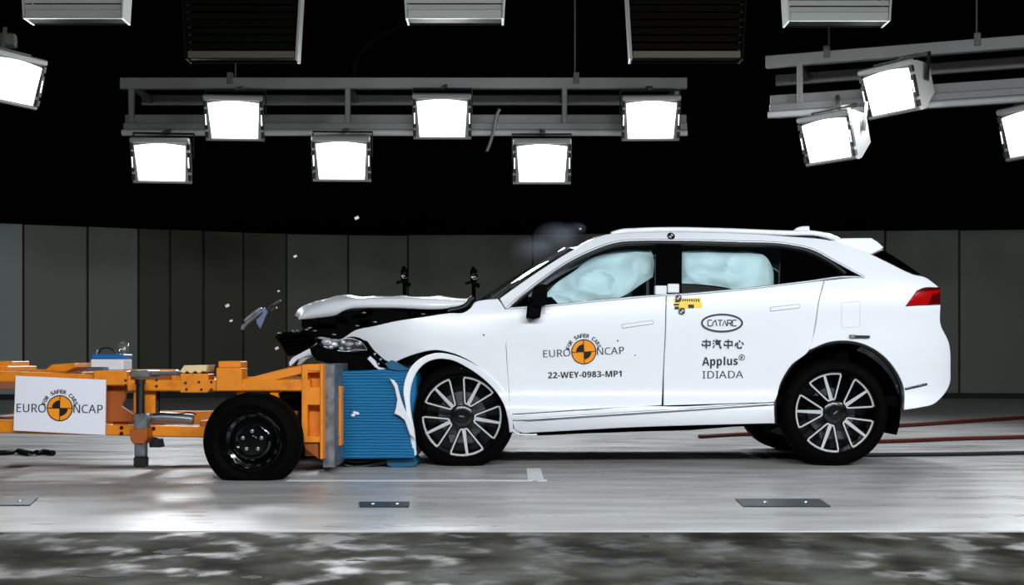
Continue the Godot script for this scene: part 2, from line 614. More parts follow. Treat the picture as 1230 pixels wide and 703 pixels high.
	for k in ["bay_black", "black_matt", "rubber", "vent_dark", "hall_black"]: M[k].metallic_specular = 0.12
	# floors
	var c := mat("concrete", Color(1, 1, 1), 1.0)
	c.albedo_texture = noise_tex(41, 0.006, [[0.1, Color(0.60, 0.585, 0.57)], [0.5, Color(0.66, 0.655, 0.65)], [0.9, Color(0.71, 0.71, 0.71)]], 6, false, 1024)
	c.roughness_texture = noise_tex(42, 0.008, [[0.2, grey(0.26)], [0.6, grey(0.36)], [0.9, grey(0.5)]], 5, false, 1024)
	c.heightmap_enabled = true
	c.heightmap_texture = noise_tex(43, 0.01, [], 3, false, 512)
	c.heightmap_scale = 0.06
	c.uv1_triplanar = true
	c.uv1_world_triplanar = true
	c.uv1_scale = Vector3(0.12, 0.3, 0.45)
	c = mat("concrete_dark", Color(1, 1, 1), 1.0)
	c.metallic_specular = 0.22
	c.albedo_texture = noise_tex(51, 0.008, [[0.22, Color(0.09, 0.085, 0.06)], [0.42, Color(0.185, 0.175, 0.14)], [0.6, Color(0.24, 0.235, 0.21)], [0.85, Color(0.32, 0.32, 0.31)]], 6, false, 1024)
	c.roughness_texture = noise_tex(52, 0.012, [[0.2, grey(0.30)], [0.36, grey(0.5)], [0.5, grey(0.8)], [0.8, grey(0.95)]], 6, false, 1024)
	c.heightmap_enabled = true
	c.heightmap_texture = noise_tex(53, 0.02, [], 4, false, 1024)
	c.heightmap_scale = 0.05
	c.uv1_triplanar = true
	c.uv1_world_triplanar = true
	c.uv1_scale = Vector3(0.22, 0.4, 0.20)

# ---------------------------------------------------------------- the hall
func _ready() -> void:
	seed(7)
	var cam := Camera3D.new()
	cam.name = "camera"
	cam.position = Vector3(0, EYE, DIST)
	cam.projection = Camera3D.PROJECTION_FRUSTUM
	cam.keep_aspect = Camera3D.KEEP_HEIGHT
	cam.near = 0.1
	cam.far = 100.0
	cam.size = 0.1 * 703.0 / F
	cam.frustum_offset = Vector2(0.0, 0.1 * (HORIZON - 351.5) / F)
	add_child(cam)
	cam.current = true
	var we := WorldEnvironment.new()
	we.name = "environment"
	var env := Environment.new()
	env.background_mode = Environment.BG_COLOR
	env.background_color = Color.BLACK
	env.tonemap_mode = Environment.TONE_MAPPER_LINEAR
	env.tonemap_exposure = 1.0
	env.sdfgi_enabled = true
	env.ssao_enabled = true
	env.ssil_enabled = true
	env.volumetric_fog_enabled = true
	env.volumetric_fog_density = 0.0
	we.environment = env
	add_child(we)
	make_materials()
	build_hall()
	build_lighting_rig()
	build_trolley()
	build_car()
	build_small_things()

func slab(called: String, lo: Vector3, hi: Vector3, m: Material, bev := 0.004) -> MeshInstance3D:
	var s := Shape.new()
	s.cube(lo, hi, bev)
	return struct(called, s.done(), m)

func build_hall() -> void:
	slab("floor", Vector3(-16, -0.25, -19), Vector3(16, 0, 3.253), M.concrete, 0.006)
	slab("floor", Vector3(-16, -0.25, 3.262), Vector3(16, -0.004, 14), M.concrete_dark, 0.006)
	slab("ceiling", Vector3(-16.3, 9.0, -19.3), Vector3(16.3, 9.3, 14.3), M.hall_black)
	slab("wall_left", Vector3(-16.3, -0.25, -19), Vector3(-16, 9, 14), M.hall_black)
	slab("wall_right", Vector3(16, -0.25, -19), Vector3(16.3, 9, 14), M.hall_black)
	slab("wall_front", Vector3(-16.3, -0.25, 14), Vector3(16.3, 9, 14.3), M.hall_black)
	slab("wall_rear", Vector3(-16.3, -0.25, -19.3), Vector3(16.3, 9, -19), M.hall_black)
	var near_floor := get_node("floor_001")
	var srng := RandomNumberGenerator.new()
	srng.seed = 9
	for q in [[205, 662, 26, 5], [118, 691, 34, 3], [232, 690, 12, 3], [302, 693, 22, 2.5], [255, 646, 4, 4], [832, 689, 9, 4], [908, 672, 12, 1.5], [775, 643, 7, 1.6], [1100, 690, 14, 2], [560, 688, 12, 2], [1005, 663, 10, 1.4], [430, 672, 16, 1.6], [690, 662, 20, 1.5]]:
		var c := floor_at(q[0], q[1])
		var c1 := floor_at(q[0] + q[2], q[1])
		var c2 := floor_at(q[0], q[1] - q[3])
		var poly := PackedVector2Array()
		for k in 14:
			var a := TAU * k / 14.0
			var rr := srng.randf_range(0.45, 1.0)
			poly.append(Vector2(c.x + cos(a) * (c1.x - c.x) * rr, -c.z + sin(a) * (c.z - c2.z) * rr))
		var sh := Shape.new()
		sh.extrude(poly, -0.004, -0.0025, 0.0005, Transform3D(Basis(Vector3.RIGHT, -PI / 2), Vector3.ZERO))
		struct("stain", sh.done(), M.stain, near_floor)
	# the partition of tall panels behind the crash lane: [seam u, depth, top v, material of the panel to the right of it]
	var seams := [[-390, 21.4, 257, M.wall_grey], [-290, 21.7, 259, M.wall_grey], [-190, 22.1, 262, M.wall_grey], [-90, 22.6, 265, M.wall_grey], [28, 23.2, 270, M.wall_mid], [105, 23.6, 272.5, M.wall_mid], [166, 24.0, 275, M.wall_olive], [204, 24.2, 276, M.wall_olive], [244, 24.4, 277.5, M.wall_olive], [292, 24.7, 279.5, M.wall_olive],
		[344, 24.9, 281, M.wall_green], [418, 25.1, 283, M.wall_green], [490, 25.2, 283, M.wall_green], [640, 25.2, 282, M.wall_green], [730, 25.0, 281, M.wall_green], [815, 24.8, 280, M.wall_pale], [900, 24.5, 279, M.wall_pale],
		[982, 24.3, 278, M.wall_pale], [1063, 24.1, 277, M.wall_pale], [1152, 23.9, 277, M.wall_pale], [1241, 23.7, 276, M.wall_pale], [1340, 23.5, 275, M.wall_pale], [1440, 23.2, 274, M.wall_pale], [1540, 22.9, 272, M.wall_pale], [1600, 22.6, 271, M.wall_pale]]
	var wall := Node3D.new()
	wall.name = "wall_back"
	add_child(wall)
	wall.set_meta("kind", "structure")
	for i in seams.size() - 1:
		var a: Vector3 = W(seams[i][0], 431, DIST - seams[i][1])
		var b: Vector3 = W(seams[i + 1][0], 431, DIST - seams[i + 1][1])
		a.y = 0.0; b.y = 0.0
		var top: float = (W(seams[i][0], seams[i][2], DIST - seams[i][1]).y + W(seams[i + 1][0], seams[i + 1][2], DIST - seams[i + 1][1]).y) / 2.0
		var x := (b - a).normalized()
		var xf := Transform3D(Basis(x, Vector3.UP, x.cross(Vector3.UP)), (a + b) / 2.0)
		var s := Shape.new()
		var w := a.distance_to(b) - 0.035
		s.box(xf * Transform3D(Basis(), Vector3(0, 0.10 + (top - 0.1) / 2.0, 0)), Vector3(w, top - 0.1, 0.06), 0.008)
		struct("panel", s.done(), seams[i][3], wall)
		s = Shape.new()
		s.box(xf * Transform3D(Basis(), Vector3(-w / 2.0 - 0.018, top / 2.0, -0.04)), Vector3(0.09, top, 0.05), 0.004)
		struct("seam_post", s.done(), M.seam_dark, wall)
		s = Shape.new()
		s.box(xf * Transform3D(Basis(), Vector3(0, 0.05, -0.03)), Vector3(w + 0.04, 0.1, 0.05), 0.004)
		struct("skirting", s.done(), M.seam_dark, wall)
	# white guide lines on the floor
	var s := Shape.new()
	var p := floor_at(345, 577.5)
	var q := floor_at(640, 577.5)
	s.cube(Vector3(p.x, 0, p.z - 0.035), Vector3(q.x, 0.002, p.z + 0.035), 0.0004)
	tag(obj("floor_marking", s.done(), M.line_white), "thin white line painted on the floor beneath the blue block", "floor marking")
	s = Shape.new()
	for k in [[Vector2(618, 577.5), Vector2(657, 577.5)]]:
		var a := floor_at(k[0].x, k[0].y)
		var b := floor_at(k[1].x, k[1].y)
		s.cube(Vector3(a.x + 0.14, 0, a.z - 0.04), Vector3(b.x, 0.0024, a.z + 0.04), 0.0004)
		s.cube(Vector3(b.x - 0.12, 0, a.z - 0.85), Vector3(b.x - 0.02, 0.0024, a.z - 0.04), 0.0004)
	tag(obj("floor_marking", s.done(), M.line_white), "white corner mark painted on the floor beside the front wheel of the car", "floor marking")

# ---------------------------------------------------------------- lights
func make_floodlight() -> Node3D:
	# faces along -z; origin in the middle of its face
	var o := Node3D.new()
	var w := 0.33
	var h := 0.245
	var s := Shape.new()
	var rows := []
	for k in [[0.0, 0.375, 0.275, 0.0], [0.03, 0.385, 0.29, 0.0], [0.10, 0.38, 0.285, 0.0], [0.36, 0.35, 0.17, 0.03], [0.38, 0.33, 0.15, 0.03]]:
		var row := PackedVector3Array()
		for c in [[-1, -1], [1, -1], [1, 1], [-1, 1], [-1, -1]]: row.append(Vector3(c[0] * k[1], c[1] * k[2] + k[3], k[0]))
		rows.append(row)
	s.flat()
	for i in rows.size() - 1:
		for j in 4:
			var mid: Vector3 = (rows[i][j] + rows[i][j + 1]) / 2.0
			s.quad_to(rows[i][j], rows[i][j + 1], rows[i + 1][j + 1], rows[i + 1][j], Vector3(mid.x, mid.y, 0))
	s.quad_to(rows[4][0], rows[4][1], rows[4][2], rows[4][3], Vector3(0, 0, 1))
	local_part("housing", s.done(), M.lamp_housing, o)
	# glowing front with an arched top
	var face := PackedVector2Array([Vector2(-w + 0.03, -h), Vector2(w - 0.03, -h), Vector2(w, h - 0.03)])
	for i in range(1, 8):
		var t := float(i) / 8.0
		face.append(Vector2(w * (1.0 - 2.0 * t), h - 0.03 + 0.03 * sin(PI * t)))
	face.append(Vector2(-w, h - 0.03))
	s = Shape.new()
	s.extrude(face, -0.012, 0.02, 0.006)
	local_part("lamp_lens", s.done(), M.lamp_face, o)
	s = Shape.new()
	s.cube(Vector3(-0.385, h + 0.008, -0.03), Vector3(0.385, h + 0.075, 0.06), 0.015)
	local_part("frame", s.done(), M.lamp_housing, o)
	s = Shape.new()
	s.cube(Vector3(-0.37, -h - 0.03, -0.015), Vector3(0.37, -h - 0.01, 0.04))
	local_part("frame", s.done(), M.lamp_housing, o)
	for side in [-1, 1]:
		s = Shape.new()
		s.cube(Vector3(side * 0.365 - 0.022, -0.24, -0.018), Vector3(side * 0.365 + 0.022, -0.165, 0.03))
		s.cube(Vector3(side * 0.365 - 0.022, -0.13, -0.018), Vector3(side * 0.365 + 0.022, 0.13, 0.03))
		s.cube(Vector3(side * 0.365 - 0.022, 0.165, -0.018), Vector3(side * 0.365 + 0.022, 0.24, 0.03))
		var clamp_o := local_part("clamp", s.done(), M.lamp_black, o)
		s = Shape.new()
		s.cube(Vector3(side * 0.362 - 0.007, -0.07, -0.0215), Vector3(side * 0.362 + 0.007, 0.07, -0.016), 0.001)
		local_part("light_slot", s.done(), M.lamp_face, clamp_o)
	s = Shape.new()
	for side in [-1, 1]: s.bar(Vector3(side * 0.395, 0.02, 0.2), Vector3(side * 0.395, 0.33, 0.34), 0.014, 0.06)
	s.bar(Vector3(-0.40, 0.33, 0.34), Vector3(0.40, 0.33, 0.34), 0.06, 0.02)
	local_part("yoke", s.done(), M.lamp_black, o)
	var l := AreaLight3D.new()
	l.name = "lamp_light"
	l.area_size = Vector2(0.62, 0.46)
	l.position = Vector3(0, 0, -0.03)
	l.light_color = Color(0.96, 0.985, 1.0)
	l.light_energy = FAR_LAMP
	l.area_range = 60.0
	l.area_attenuation = 2.0
	l.shadow_enabled = true
	o.add_child(l)
	return o

func local_part(called: String, mesh: Mesh, m: Material, parent: Node3D, label := "") -> MeshInstance3D:
	return obj(called, mesh, m, parent, label)

var lamp0: Node3D

func floodlight(at: Vector3, target: Vector3, label: String, group := "", energy := FAR_LAMP, hold := Vector3.ZERO) -> void:
	var o: Node3D = lamp0 if lamp0.get_parent() == null else lamp0.duplicate()
	o.name = numbered("floodlight")
	add_child(o)
	o.transform = Transform3D(Basis.looking_at(target - at), at)
	o.get_node("lamp_light").light_energy = energy
	if hold != Vector3.ZERO:
		var s := Shape.new()
		s.bar(Vector3(0, 0.335, 0.34), o.transform.affine_inverse() * hold, 0.05, 0.05, 0.006)
		local_part("mounting_arm", s.done(), M.beam_shade, o)
	tag(o, label, "floodlight", group)

func light_bank(xf: Transform3D, length: float, posts: Array, label: String, rods: Array) -> void:
	# a long double frame: local x along it, y up, z towards the lamps' backs
	var o := thing("lighting_rail", xf.origin, label, "lighting rail")
	var s := Shape.new()
	var put := func(sh: Shape, lo: Vector3, hi: Vector3): sh.box(xf * Transform3D(Basis(), (lo + hi) / 2.0), hi - lo, 0.008)
	put.call(s, Vector3(0, 4.44, -0.05), Vector3(length, 4.59, 0.05))
	obj("top_beam", s.done(), M.beam_paint, o)
	s = Shape.new()
	put.call(s, Vector3(0.0, 4.42, -1.0), Vector3(length, 4.56, -0.92))
	obj("back_beam", s.done(), M.beam_paint, o)
	s = Shape.new()
	put.call(s, Vector3(0.05, 3.88, -0.06), Vector3(length, 3.97, 0.06))
	put.call(s, Vector3(0.05, 3.97, -0.06), Vector3(length, 4.10, -0.02))
	obj("bottom_beam", s.done(), M.beam_paint, o)
	s = Shape.new()
	s.tube(PackedVector3Array([xf * Vector3(0.03, 3.84, 0.03), xf * Vector3(length, 3.84, 0.03)]), 0.042, 12)
	obj("bottom_tube", s.done(), M.vent_white, o)
	for x in posts:
		s = Shape.new()
		put.call(s, Vector3(x - 0.035, 3.95, -0.04), Vector3(x + 0.035, 4.46, 0.04))
		obj("post", s.done(), M.beam_paint, o)
		s = Shape.new()
		put.call(s, Vector3(x - 0.03, 4.44, -0.95), Vector3(x + 0.03, 4.53, 0.0))
		put.call(s, Vector3(x - 0.03, 3.98, -0.95), Vector3(x + 0.03, 4.07, 0.0))
		obj("cross_member", s.done(), M.beam_shade, o)
	s = Shape.new()
	put.call(s, Vector3(0.0, 3.98, -1.0), Vector3(length, 4.13, -0.92))
	obj("back_beam", s.done(), M.beam_shade, o)
	for x in rods:
		s = Shape.new()
		s.tube(PackedVector3Array([xf * Vector3(x, 4.5, -0.3), xf * Vector3(x, 9.0, -0.3)]), 0.012, 6)
		put.call(s, Vector3(x - 0.04, 4.5, -0.02), Vector3(x + 0.04, 4.66, 0.06))
		obj("hanger_rod", s.done(), M.beam_shade, o)

func build_lighting_rig() -> void:
	lamp0 = make_floodlight()
	var zf := -8.0
	var x0 := W(145, 100, zf).x
	var s88 := F / (DIST - zf)
	light_bank(Transform3D(Basis(), Vector3(x0, 0, zf)), (825.0 - 145.0) / s88, [13.0 / s88, 273.0 / s88, 533.0 / s88, 668.0 / s88], "long pale grey lighting rail hanging level above the car, carrying six lit floodlights", [132.0 / s88, 547.0 / s88])
	var aim := Vector3(-0.6, 0.2, 0.2)
	var row := [[281, 144, -7.5, "lit floodlight on the long middle rail, leftmost of its three upper lamps"], [531, 142, -7.5, "lit floodlight on the long middle rail, middle one of its three upper lamps"], [782, 144, -7.5, "lit floodlight at the right end of the long middle rail, upper row"],
		[193, 195, -7.5, "lit floodlight hanging lowest and furthest left below the long middle rail"], [410, 193, -7.5, "lit floodlight below the long middle rail, middle one of the three lower lamps"], [651, 196, -7.5, "lit floodlight hanging below the long middle rail, right above the car's windscreen"]]
	for r in row:
		var at := W(r[0], r[1], r[2])
		floodlight(at, Vector3(at.x * 0.8, 0.2, 2.0), r[3], "floodlights on the long rail", FAR_LAMP, Vector3(at.x, 4.45 if r[1] < 170 else 3.87, -7.96))
	# the angled rail on the right
	var yaw := deg_to_rad(19.4)
	var right := Transform3D(Basis(Vector3.UP, -yaw), Vector3(0, 0, 0))
	right.origin = Vector3((920.0 - MIDX) * 15.55 / F, 0, DIST - 15.55)
	light_bank(right, 6.0, [0.42, 3.6, 5.6], "pale grey lighting rail set at an angle, at the top right of the picture", [0.75, 2.5])
	for r in [[1068, 110, 14.6, "lit floodlight on the angled right-hand rail, its housing side seen, in front of the beams"], [993, 168, 14.85, "lit floodlight hanging below the left end of the angled right-hand rail"], [1236, 159, 13.9, "lit floodlight cut off by the right edge of the picture below the angled rail"]]:
		var at := W(r[0], r[1], DIST - r[2])
		floodlight(at, Vector3(-5.0, 0.3, 0.5), r[3], "floodlights on the angled rail", FAR_LAMP, at + Vector3(0.25, 0.62 if r[1] > 120 else 0.5, -0.45))
	var at := W(18, 97, DIST - 14.5)
	floodlight(at, Vector3(5.0, 0.3, 0.5), "lit floodlight by itself at the left edge of the picture", "", FAR_LAMP, at + Vector3(-0.2, 0.68, -0.2))
	var s := Shape.new()
	s.bar(W(-160, 44, DIST - 14.4), W(20, 49, DIST - 14.8), 0.16, 0.16, 0.02)
	tag(obj("lighting_rail", s.done(), M.beam_shade), "short end of a grey lighting rail at the left edge above the lone floodlight", "lighting rail")
	# the matching banks on the photographer's side of the ring, above and behind the lens
	for k in 6:
		var p := Vector3(-2.6 + 1.6 * k, 4.6 - 0.5 * (k % 2), 8.3)
		floodlight(p, Vector3(p.x * 0.45 + 0.3, 0.6, -0.4), "lit floodlight of the bank above and behind the camera, %s from the left" % ["first", "second", "third", "fourth", "fifth", "sixth"][k], "floodlights behind the camera", NEAR_LAMP)
	for k in 2:
		var p := Vector3(6.6 + 0.4 * (k % 2), 4.3, 3.2 + 2.0 * (k % 2))
		floodlight(p, Vector3(0.3, 0.5, -0.4), "lit floodlight of the bank beside the camera, %s to the car" % ["nearer", "farther"][k], "floodlights beside the camera", NEAR_LAMP * 0.6)
	# louvred boxes under the ceiling
	for r in [[27, 147, 22, "left"], [487, 605, 22, "middle"], [947, 1070, 25, "right"]]:
		louvre(r[0], r[1], r[2], 5.0, M.vent_pale, -5.2, 0.55, {"left": "pale louvred box under the ceiling at the top left corner", "middle": "pale louvred box under the ceiling at the top middle of the picture", "right": "pale louvred box under the ceiling at the top right"}[r[3]], "pale louvred boxes")
	louvre(222, 357, 71, 4.6, M.vent_dark, -3.4, 0.9, "dark louvred box under the ceiling left of the long rail's middle, one pale edge", "dark louvred boxes")
	louvre(757, 893, 71, 4.6, M.vent_dark, -3.4, 0.9, "dark louvred box under the ceiling between the long rail and the angled rail", "dark louvred boxes")
	s = Shape.new()
	s.tube(path([490, 28, 470, 36, 445, 52, 428, 72, 424, 97], -7.98), 0.03, 8)
	tag(obj("cable", s.done(), M.vent_dark), "dark cable drooping from the middle ceiling box to the long rail", "cable")
	s = Shape.new()
	s.tube(path([600, 131, 596, 140, 594, 150, 590, 168, 585, 182], -7.915), 0.022, 8)
	tag(obj("strap", s.done(), M.beam_paint), "pale loose strap hanging down across the long rail beside its middle lamp", "strap")

func louvre(u0: float, u1: float, v1: float, top: float, m: Material, z: float, hgt: float, label: String, group: String) -> void:
	var a := W(u0, v1, z)
	var b := W(u1, v1, z)
	var mid := (a + b) / 2.0
	var o := thing("louvred_box", mid, label, "ceiling fixture", group)
	var w := b.x - a.x
	var dark: bool = m == M.vent_dark
	var s := Shape.new()
	# sloping sides: wider at the top
	var h := hgt
	var k := 0.06
	var deep := 0.30 if not dark else 0.2
	for side in [-1, 1]:
		s = Shape.new()
		s.extrude(PackedVector2Array([Vector2(0, 0), Vector2(deep, 0), Vector2(deep, h), Vector2(0.0, h)]), -0.012, 0.012, 0.004, Transform3D(Basis(Vector3(0, 0, -1), Vector3(side * k, 1, 0).normalized(), Vector3(1, 0, 0)), mid + Vector3(side * (w / 2.0 - 0.012), 0, 0)))
		obj("side_cheek", s.done(), M.vent_pale if not dark else M.beam_paint if side * mid.x < 0 else M.vent_dark, o)
	s = Shape.new()
	s.box(Transform3D(Basis(), mid + Vector3(0, 0.05, -0.02)), Vector3(w - 0.05, 0.10 if not dark else 0.07, 0.03), 0.006)
	obj("lower_rail", s.done(), M.vent_pale if not dark else M.vent_brown, o)
	s = Shape.new()
	s.box(Transform3D(Basis(), mid + Vector3(0, 0.02, -deep / 2.0)), Vector3(w - 0.05, 0.02, deep - 0.06), 0.004)
	obj("bottom_tray", s.done(), M.bay_black, o)
	s = Shape.new()
	s.box(Transform3D(Basis(), mid + Vector3(0, h / 2.0, -deep + 0.03)), Vector3(w - 0.05, h, 0.02), 0.004)
	obj("back_plate", s.done(), M.hall_black, o)
	var y := 0.14
	while y < h:
		s = Shape.new()
		s.box(Transform3D(Basis(Vector3.RIGHT, -0.2), mid + Vector3(0, y, -0.05)), Vector3(w - 0.03 + 2.0 * y * k, 0.064, 0.012), 0.003)
		obj("slat", s.done(), m, o)
		y += 0.075
	for x in [-0.3, 0.3]:
		s = Shape.new()
		s.tube(PackedVector3Array([mid + Vector3(x, h - 0.05, -deep + 0.03), Vector3(mid.x + x, 9.0, z - deep + 0.03)]), 0.012, 6)
		obj("hanger_rod", s.done(), M.hall_black, o)

# ---------------------------------------------------------------- the trolley with the honeycomb block
func pbox(s: Shape, u0: float, v0: float, u1: float, v1: float, zfront: float, zback: float, bev := 0.006) -> void:
	var a := W(u0, v1, zfront)
	var b := W(u1, v0, zfront)
	s.cube(Vector3(a.x, a.y, zback), Vector3(b.x, b.y, zfront), bev)

func wheel_steel(car: Node3D, at: Vector3, flip: bool) -> void:
	var w := Node3D.new()
	w.name = "wheel"
	car.add_child(w, true)
	w.position = at - base_of[car]
	if flip: w.rotation.y = PI
	var r := 0.305
	var low := -at.y
	var s := Shape.new()
	s.lathe(PackedVector2Array([Vector2(0.185, 0.02), Vector2(0.20, 0.10), Vector2(0.235, 0.125), Vector2(0.275, 0.118), Vector2(0.296, 0.10), Vector2(r, 0.07), Vector2(r, -0.07), Vector2(0.296, -0.10), Vector2(0.275, -0.118), Vector2(0.235, -0.125), Vector2(0.20, -0.10)]), Transform3D(), 48, low)
	obj("tyre", s.done(), M.rubber, w)
	s = Shape.new()
	for k in [-0.045, 0.0, 0.045]: s.lathe(PackedVector2Array([Vector2(r + 0.001, k - 0.016), Vector2(r + 0.006, k - 0.012), Vector2(r + 0.006, k + 0.012), Vector2(r + 0.001, k + 0.016)]), Transform3D(), 48, low)
	obj("tread", s.done(), M.rubber, w)
	s = Shape.new()
	s.lathe(PackedVector2Array([Vector2(0.20, 0.095), Vector2(0.192, 0.10), Vector2(0.180, 0.085), Vector2(0.172, 0.03), Vector2(0.150, 0.02), Vector2(0.125, 0.05), Vector2(0.105, 0.058), Vector2(0.09, 0.045), Vector2(0.035, 0.045), Vector2(0.032, 0.06), Vector2(0.0, 0.06)]), Transform3D(), 40)
	obj("rim", s.done(), M.black_gloss, w)
	for k in 14:
		s = Shape.new()
		var a := TAU * k / 14.0
		s.box(Transform3D(Basis(Vector3(0, 0, 1), a), Vector3(cos(a), sin(a), 0) * 0.161 + Vector3(0, 0, 0.028)), Vector3(0.016, 0.03, 0.008), 0.003)
		obj("rim_slot", s.done(), M.dark_chrome, w)
	for k in 5:
		s = Shape.new()
		var a := TAU * k / 5.0 + PI / 2
		s.lathe(PackedVector2Array([Vector2(0.014, 0.04), Vector2(0.012, 0.062), Vector2(0, 0.066)]), Transform3D(Basis(), Vector3(cos(a), sin(a), 0) * 0.062), 6)
		obj("wheel_nut", s.done(), M.steel, w)

func build_trolley() -> void:
	var base := Vector3(W(200, 500, 0).x, 0, 0)
	var o := thing("crash_trolley", base, "orange steel crash test trolley with white sign and blue honeycomb block, driven into the car", "trolley")
	var zn := 0.62
	var s := Shape.new()
	s.extrude(world_poly([-80, 443.5, 156, 451.5, 156, 464.5, -80, 456.5], zn), zn - 0.09, zn, 0.008)
	obj("upper_beam", s.done(), M.orange_paint, o)
	s = Shape.new()
	pbox(s, 152, 456.5, 372, 470, zn + 0.01, zn - 0.10, 0.008)
	obj("upper_beam", s.done(), M.orange_paint, o)
	s = Shape.new()
	s.extrude(world_poly([-80, 502, 0, 505, 127, 510.5, 262, 513.5, 262, 526.5, 127, 523.5, 0, 520.5, -80, 518], zn), zn - 0.10, zn, 0.008)
	obj("lower_beam", s.done(), M.orange_paint, o)
	# far side beams
	s = Shape.new()
	var up := W(0, 446, zn).y
	var lo := W(0, 522, zn).y
	var xl := W(-80, 0, zn).x
	var xr := W(372, 0, zn).x
	s.cube(Vector3(xl, up - 0.085, -0.72), Vector3(W(150, 0, zn).x, up, -0.62), 0.008)
	var up2 := W(0, 456.5, zn).y
	s.cube(Vector3(W(150, 0, zn).x, up2 - 0.085, -0.72), Vector3(xr, up2, -0.62), 0.008)
	obj("upper_beam", s.done(), M.orange_paint, o)
	s = Shape.new()
	s.cube(Vector3(xl, lo, -0.72), Vector3(xr - 0.3, lo + 0.1, -0.62), 0.008)
	obj("lower_beam", s.done(), M.orange_paint, o)
	# cross beams joining the two sides
	for u in [-60, 60, 135, 240, 352]:
		s = Shape.new()
		var x := W(u, 0, zn).x
		s.cube(Vector3(x - 0.05, up - 0.14, -0.62), Vector3(x + 0.05, up - (0.012 if u < 150 else 0.06), zn - 0.08), 0.006)
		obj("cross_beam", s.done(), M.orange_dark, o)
	for u in [-60, 140, 245]:
		s = Shape.new()
		var x := W(u, 0, zn).x
		s.cube(Vector3(x - 0.05, lo + 0.01, -0.62), Vector3(x + 0.05, lo + 0.085, zn - 0.08), 0.006)
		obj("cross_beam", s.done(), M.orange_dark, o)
	# upright plates between the beams
	s = Shape.new()
	s.extrude(world_poly([124, 462, 153, 462, 150, 480, 146, 488, 160, 498, 160, 507, 124, 507], zn - 0.05), zn - 0.08, zn - 0.05, 0.004)
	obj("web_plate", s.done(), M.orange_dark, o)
	s = Shape.new()
	pbox(s, 173, 470, 186, 506, zn - 0.05, zn - 0.08)
	pbox(s, 160, 469, 166, 506, zn - 0.02, zn - 0.06)
	obj("web_plate", s.done(), M.orange_paint, o)
	# front frame that carries the block
	s = Shape.new()
	s.extrude(world_poly([292, 456, 365, 438, 387, 437, 387, 447, 365, 448.5, 318, 460, 292, 462], zn), zn - 0.08, zn, 0.005)
	obj("front_strut", s.done(), M.orange_paint, o)
	s = Shape.new()
	s.extrude(world_poly([300, 454, 366, 436.5, 380, 436, 380, 441, 352, 443, 312, 456], -0.5), -0.6, -0.5, 0.005)
	obj("front_strut", s.done(), M.orange_paint, o)
	s = Shape.new()
	pbox(s, 362, 438, 369, 532, zn + 0.012, zn - 0.12)
	obj("front_post", s.done(), M.orange_paint, o)
	s = Shape.new()
	pbox(s, 384, 437, 388, 552, zn + 0.012, zn - 0.16)
	obj("front_post", s.done(), M.orange_paint, o)
	s = Shape.new()
	pbox(s, 366, 441, 386, 548, zn - 0.09, zn - 0.13)
	obj("front_web", s.done(), M.orange_paint, o)
	for v in [[437.5, 446], [465, 487], [524, 532]]:
		s = Shape.new()
		pbox(s, 368, v[0], 385, v[1], zn + 0.006, zn - 0.12)
		obj("gusset", s.done(), M.orange_paint, o)
	s = Shape.new()
	s.extrude(world_poly([363, 530, 382, 530, 382, 552, 374, 546, 366, 540], zn), zn - 0.08, zn - 0.02, 0.004)
	obj("gusset", s.done(), M.orange_dark, o)
	s = Shape.new()
	for z in [-0.5, -0.05, 0.3]: s.cube(Vector3(W(366, 0, zn).x, 0.15, z - 0.05), Vector3(W(387, 0, zn).x, up + 0.03, z + 0.05))
	obj("front_post", s.done(), M.orange_dark, o)
	s = Shape.new()
	pbox(s, 387.5, 437, 402, 562, zn - 0.1, -1.05, 0.005)
	obj("face_plate", s.done(), M.galvanised, o, "grey galvanised plate behind the blue block")
	s = Shape.new()
	pbox(s, 399, 464, 410, 536, 0.32, 0.2, 0.005)
	obj("mounting_flange", s.done(), M.orange_paint, o)
	for v in [476, 525]:
		s = Shape.new()
		s.lathe(PackedVector2Array([Vector2(0.016, 0), Vector2(0.014, 0.012), Vector2(0, 0.014)]), Transform3D(Basis(), W(406, v, 0.32)), 6)
		obj("bolt", s.done(), M.steel, o)
	# legs over the wheel and the axle
	for u in [289, 329]:
		s = Shape.new()
		pbox(s, u - 5, 468, u + 5, 500, zn - 0.02, zn - 0.08)
		obj("axle_bracket", s.done(), M.orange_paint, o)
	s = Shape.new()
	var hub := Vector3(W(304, 0, 0.9).x, 0.246, 0.875)
	s.tube(PackedVector3Array([hub, Vector3(hub.x, hub.y, -0.87)]), 0.04, 12)
	obj("axle", s.done(), M.black_matt, o)
	wheel_steel(o, hub, false)
	wheel_steel(o, Vector3(hub.x, hub.y, -0.87), true)
	# pads bolted on the beams
	for b in [[112, 445.5, 152, 463, M.orange_paint, 0.04], [216, 449, 250, 472, M.orange_paint, 0.012], [259.5, 442, 290, 470, M.orange_paint, 0.03]]:
		s = Shape.new()
		pbox(s, b[0], b[1], b[2], b[3], zn + b[5], zn - 0.16)
		obj("mounting_pad", s.done(), b[4], o)
	for r in [[262, 434, 289, 442], [262, 442.6, 289, 447]]:
		s = Shape.new()
		pbox(s, r[0], r[1], r[2], r[3], zn + 0.01, zn - 0.2)
		obj("spacer_block", s.done(), M.orange_paint, o)
	s = Shape.new()
	s.extrude(world_poly([217, 446, 222, 439, 250, 438.5, 248, 447, 244, 446, 240, 449, 235, 446, 230, 449, 225, 446, 221, 449], zn), zn - 0.2, zn + 0.02, 0.004)
	obj("wood_block", s.done(), M.pale_wood, o, "pale wooden packing block")
	s = Shape.new()
	s.extrude(world_poly([52, 446, 62, 438, 90, 436, 92, 441, 78, 447], 0.45), 0.1, 0.45, 0.006)
	obj("spacer_block", s.done(), M.orange_paint, o)
	s = Shape.new()
	pbox(s, -60, 434, 15, 442, 0.3, 0.0)
